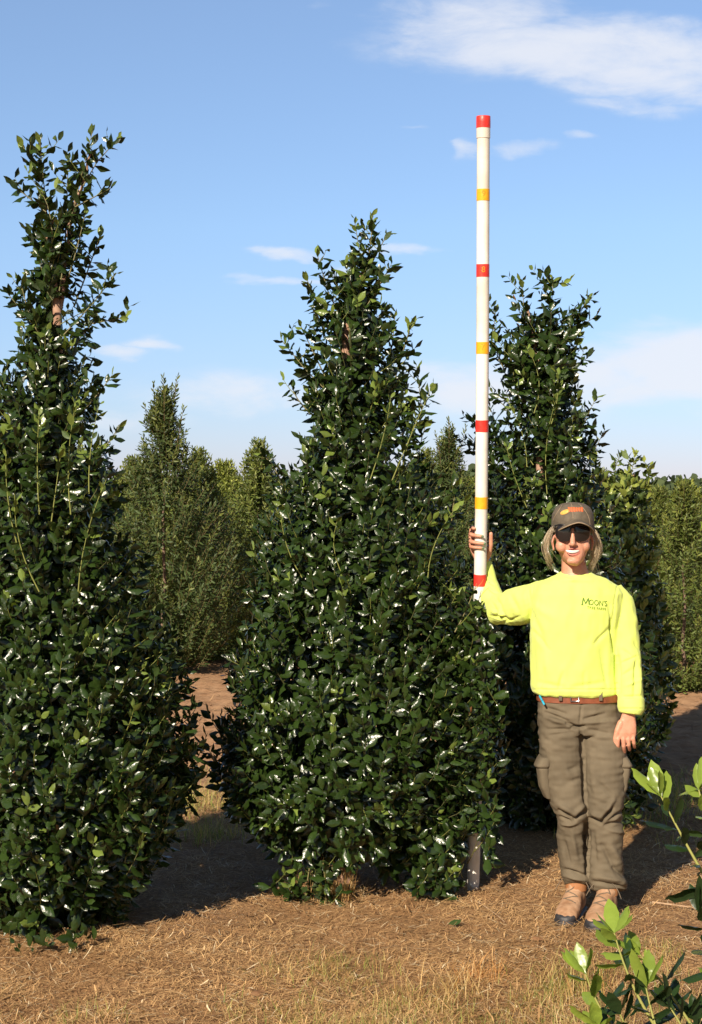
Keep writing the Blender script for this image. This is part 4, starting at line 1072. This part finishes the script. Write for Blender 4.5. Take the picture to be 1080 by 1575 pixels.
# --- boots
def boot(heel, toe, ank, zank):
    heel = np.array(heel); toe = np.array(toe); d = toe - heel; Ln = np.linalg.norm(d); d /= Ln; s = np.array([d[1], -d[0]])
    def ring(t, hw, top, bot=.012, n=22, p=2.6):
        a = np.linspace(0, 2 * math.pi, n, endpoint=False); ca = np.cos(a); sa = np.sin(a)
        x = np.sign(ca) * np.abs(ca) ** (2 / p) * hw; z = (top + bot) / 2 + np.sign(sa) * np.abs(sa) ** (2 / p) * (top - bot) / 2
        c = heel + d * Ln * t
        return np.stack([c[0] + s[0] * x, c[1] + s[1] * x, z], 1)
    B = Bag()
    B.loft([ring(.0, .016, .055), ring(.03, .030, .075), ring(.14, .036, .115), ring(.30, .038, .125), ring(.45, .040, .108), ring(.60, .044, .086), ring(.75, .047, .072), ring(.87, .043, .062), ring(.96, .030, .048), ring(1.0, .014, .034)])
    a0 = heel + d * Ln * .24
    B.loft([oval((a0[0], a0[1], .06), .038, .046, .046, 22), oval((a0[0], a0[1], .11), .040, .050, .046, 22), oval((ank[0], ank[1], zank), .041, .048, .046, 22)])
    me = remesh(B, 'upper', .0036, 4, .5); V = coords(me); V += normals(me) * (.0035 * vnoise(V, 40) + .002 * vnoise(V, 90))[:, None]; me.vertices.foreach_set('co', V.astype(np.float32).ravel())
    bt = link('boot', me, M_boot, woman)
    So = Bag()
    def sole_ring(z, g):
        pts = []
        for t, hw in ((0, .016), (.03, .030), (.14, .036), (.30, .036), (.45, .038), (.60, .044), (.75, .048), (.87, .044), (.96, .031), (1.0, .016)): pts.append((t, hw + g))
        out = [heel + d * (Ln * t + (g if t > .9 else (-g if t < .1 else 0))) + s * h for t, h in pts] + [heel + d * (Ln * t + (g if t > .9 else (-g if t < .1 else 0))) - s * h for t, h in pts[::-1]]
        return np.array([(q[0], q[1], z) for q in out])
    So.loft([sole_ring(-.004, .001), sole_ring(.004, .004), sole_ring(.018, .004), sole_ring(.022, .0)]); So.build('sole', M_rubber, bt)
    Tc = Bag(); Tc.loft([ring(.89, .0425, .046, .010), ring(.91, .0425, .051, .010), ring(.96, .0345, .046, .010), ring(1.0, .021, .037, .010), ring(1.015, .010, .028, .012)])
    tm_ = remesh(Tc, 'toe_cap', .0036, 2, .5); tag(link('toe_cap', tm_, M_rubber, bt), 'black rubber toe cap')
    Co = Bag(); Co.loft([oval((ank[0] * .6 + a0[0] * .4, ank[1] * .6 + a0[1] * .4, zank - .052), .0425, .052, .048, 22), oval((ank[0], ank[1], zank - .02), .044, .053, .049, 22), oval((ank[0], ank[1], zank + .01), .042, .050, .048, 22)]); Co.build('collar', M_collar, bt)
    bv = BVHTree.FromPolygons([tuple(v) for v in coords(me)], [tuple(p.vertices) for p in me.polygons])
    La = Bag()
    for k, t in enumerate((.36, .43, .50, .57, .64)):
        p = []
        for q in np.linspace(-1, 1, 9):
            c = heel + d * Ln * (t + .035 * q * (1 if k % 2 else -1)) + s * .026 * q
            h = bv.ray_cast(Vector((c[0], c[1], .4)), Vector((0, 0, -1)), 1)
            if h[0]: p.append((h[0].x, h[0].y, h[0].z + .0012))
        if len(p) > 3: La.tube(p, .0022, 6)
    for q in (-1, 1):
        c = heel + d * Ln * .34 + s * .02 * q; z0 = bv.ray_cast(Vector((c[0], c[1], .4)), Vector((0, 0, -1)), 1)[0].z
        e = c + d * .02 + s * .05 * q
        La.tube(curve3((c[0], c[1], z0), ((c[0] + e[0]) / 2, (c[1] + e[1]) / 2 - .01, z0 + .012), (e[0], e[1], z0 - .05)), .0018, 6)
    La.build('laces', M_lace, bt)
    return bt
boot((.925, 6.115), (.828, 5.875), (.905, 6.06), .155)
boot((1.040, 6.055), (.932, 5.80), (1.020, 6.005), .150)

# --- pen clipped at her pocket
pen = thing('pen', 'bright blue pen clipped at the hip pocket of the olive trousers', 'pen', W(834, 1079, 5.98))
b = Bag(); b.tube([W(830.5, 1071, 5.985), W(837, 1083, 5.955)], .0042, 10); b.build('barrel', M_pen, pen)
b = Bag(); b.tube([W(829.8, 1069.5, 5.976), W(833.5, 1076.5, 5.961)], .0018, 8); b.build('clip', M_pen, pen)

# straw caught around the soles of her boots
NB = 500
ab = rng.random(NB) * 6.283; rb = rng.uniform(.0, .17, NB)
which = rng.random(NB) < .5
bx = np.where(which, .875, .985) + rb * np.cos(ab) * .8; by = np.where(which, 5.98, 5.92) + rb * np.sin(ab) * 1.1
# keep the pieces beside the soles, not through them
near = np.minimum(np.hypot((bx - .875) / .075, (by - 5.99) / .145), np.hypot((bx - .985) / .075, (by - 5.925) / .145))
okb = near > .85
NB = int(okb.sum()); bx, by = bx[okb], by[okb]; a2 = rng.random(NB) * 6.283
Vb, Qb, Tb = blades(np.stack([bx, by, .002 + .016 * rng.random(NB)], 1), np.stack([np.cos(a2), np.sin(a2), rng.normal(.15, .2, NB)], 1), rng.uniform(.02, .07, NB), rng.uniform(.0015, .003, NB), np.zeros((NB, 3)),
                    np.array([.60, .38, .17]) * rng.uniform(.5, 1.25, (NB, 1)), 2, True)
Vb[:, 2] = np.maximum(Vb[:, 2], .0015)
tag(link('pine_straw', np_mesh('pine_straw', Vb, Qb, None, Tb), M_straw), 'loose pine straw pressed up around the soles of her boots', 'straw', kind='stuff')

# ------------------------------------------------------------------ young holly beside the camera, reaching in from the right
def near_shrub():
    global rng
    rng = np.random.default_rng(51); random.seed(51)
    base = np.array([.80, 2.75, 0.0]); base[2] = float(Hg(.80, 2.75)[0])
    root = thing('holly_shrub', 'close young holly with pale new tips reaching in at the lower right corner', 'shrub', base)
    fo = Foliage(); NL = (.21, .29, .045); ND = (.022, .046, .013)
    SH = [([(1085, 1345), (1045, 1275), (1008, 1205)], 2.66, .22), ([(1092, 1290), (1078, 1240), (1066, 1195)], 2.70, .5), ([(1000, 1560), (962, 1490), (936, 1415)], 2.58, .38), ([(962, 1590), (920, 1540), (892, 1478)], 2.62, .42),
          ([(1075, 1590), (1030, 1520), (975, 1448)], 2.60, .30), ([(1110, 1500), (1088, 1440), (1068, 1385)], 2.62, .0), ([(1020, 1620), (1000, 1560), (985, 1500)], 2.52, .1), ([(1070, 1640), (1050, 1580), (1022, 1530)], 2.5, .0),
          ([(960, 1640), (935, 1600), (912, 1560)], 2.54, .15), ([(1160, 960), (1130, 880), (1106, 815)], 2.7, .5), ([(1150, 1250), (1130, 1180), (1112, 1120)], 2.75, .3), ([(1180, 1420), (1160, 1330), (1140, 1270)], 2.7, .2), ([(1190, 1100), (1180, 1020), (1170, 960)], 2.8, .4), ([(1230, 1300), (1220, 1200), (1200, 1130)], 2.9, .3),
          ([(1250, 1500), (1240, 1420), (1215, 1340)], 2.7, .2), ([(1150, 1650), (1130, 1570), (1115, 1500)], 2.6, .1), ([(1000, 1680), (975, 1610), (945, 1540)], 2.60, .0), ([(1110, 1690), (1085, 1620), (1060, 1550)], 2.60, .0), ([(930, 1660), (920, 1620), (902, 1590)], 2.7, .0)]
    for pl, Y, nw in SH:
        P = np.array([W(x + 9, y + 20, Y + .02 * i) for i, (x, y) in enumerate(pl)]) - base
        C = curve3(P[0], 2 * P[1] - (P[0] + P[2]) / 2, P[2], 8)
        fo.shoot(C, .0120, .067, ND, NL, nw, .0032, .02, stemcol=(.27, .27, .07), spread=1.0, jit=.3)
        for q in range(5):                       # tip rosette
            d = unit(C[-1] - C[-3]); a = rng.normal(0, .45, 3)
            fo.pos.append(C[-1:]); fo.dir.append((d + a)[None]); fo.nrm.append((d * .5 - a + np.array([0, -.3, .3]))[None]); fo.len.append(np.array([rng.uniform(.045, .075)])); fo.tint.append(np.array([NL]) * rng.uniform(.7, 1.1) if nw else np.array([ND]))
        k = np.array([rng.uniform(-.05, .05), rng.uniform(-.05, .05), rng.uniform(.25, .5)])
        fo.stems.append((curve3(k, (k + P[0]) / 2 + np.array([0, 0, -.06]), P[0], 6), .007, (.26, .19, .08)))
    pos, d, nn, ln, tint = fo.arrays()
    link('crown', leaves_mesh('crown', pos + base, d, nn, ln, tint, 'near'), M_leaf_near, root)
    sm = fo.stem_mesh('branches', 7); c = coords(sm) + base; sm.vertices.foreach_set('co', c.astype(np.float32).ravel()); link('branches', sm, M_stem, root)
    b = Bag(); b.tube([base + np.array(q) for q in ((0, 0, -.05), (.01, .01, .25), (0, 0, .55))], [.018, .015, .009], 9); b.build('trunk', M_bark, root)
near_shrub()

# ------------------------------------------------------------------ small things on the ground
rng = np.random.default_rng(91); random.seed(91)
def tuft(px, py, n, h, cols, label, spread, lean):
    Y = F * H_CAM / (py - Y_HOR); x = (px - 540) * Y / F
    me = grass('dry_grass_tuft', np.array([[x, Y]]), h, cols, M_grass, .003, n, spread, lean)
    tag(link('dry_grass_tuft', me, M_grass), label, 'grass tuft')
tuft(505, 1376, 260, .15, G_DRY, 'pale dead grass caught under the front of the middle holly', .055, .3)
tuft(742, 1512, 150, .085, [(.52, .27, .10), (.46, .22, .08), (.60, .38, .17)], 'orange tan clump of dead grass in front of the pole', .045, .8)
tuft(690, 1540, 120, .10, G_DRY, 'thin dry grass clump left of the orange clump', .07, .6)
tuft(880, 1530, 160, .12, G_DRY + G_MIX, 'half green grass clump beside the pale tips of the near holly', .07, .5)
tuft(320, 1290, 260, .12, G_MIX, 'yellow green grass clump in the gap between the left and middle hollies', .09, .4)
M_twig = noisy('dry_twig', (.34, .22, .13), (.46, .32, .2), 40, .8)
M_dleaf = noisy('dead_leaf', (.20, .10, .045), (.30, .16, .075), 40, .7)
M_gleaf = noisy('fallen_green_leaf', (.03, .06, .015), (.04, .075, .02), 40, .4)
def twig(pl, r, label):
    P = []
    for px, py in pl:
        Y = F * H_CAM / (py - Y_HOR); x = (px - 540) * Y / F; P.append((x, Y, float(Hg(x, Y)[0]) + r + .010))
    b = Bag(); b.tube(curve3(P[0], np.array(P[1]), P[-1], 9), np.linspace(r, r * .6, 9), 7)
    tag(b.build('twig', M_twig), label, 'twig')
twig([(1004, 1394), (1040, 1399), (1078, 1406)], .004, 'thin pale twig on the straw to the right of her boots')
twig([(735, 1391), (760, 1408), (776, 1425)], .0025, 'thin dark twig on the straw at the foot of the white pole')
def fallen(px, py, rz, l, mat, label):
    Y = F * H_CAM / (py - Y_HOR); x = (px - 540) * Y / F; z = float(Hg(x, Y)[0]) + .016
    me = leaves_mesh('fallen_leaf', np.array([[x, Y, z]]), np.array([[math.cos(rz), math.sin(rz), .25]]), np.array([[.1, -.5, 1.]]), np.array([l]), np.array([[.2, .1, .05]]), 'near', np.array([1.3]))
    tag(link('fallen_leaf', me, mat), label, 'leaf')
fallen(385, 1536, .6, .06, M_dleaf, 'curled brown dead leaf on the straw near the bottom edge')
fallen(690, 1428, .3, .055, M_gleaf, 'single dark green leaf lying on bare straw')
fallen(835, 1458, 2.4, .05, M_dleaf, 'small brown leaf on the straw just in front of her boots')
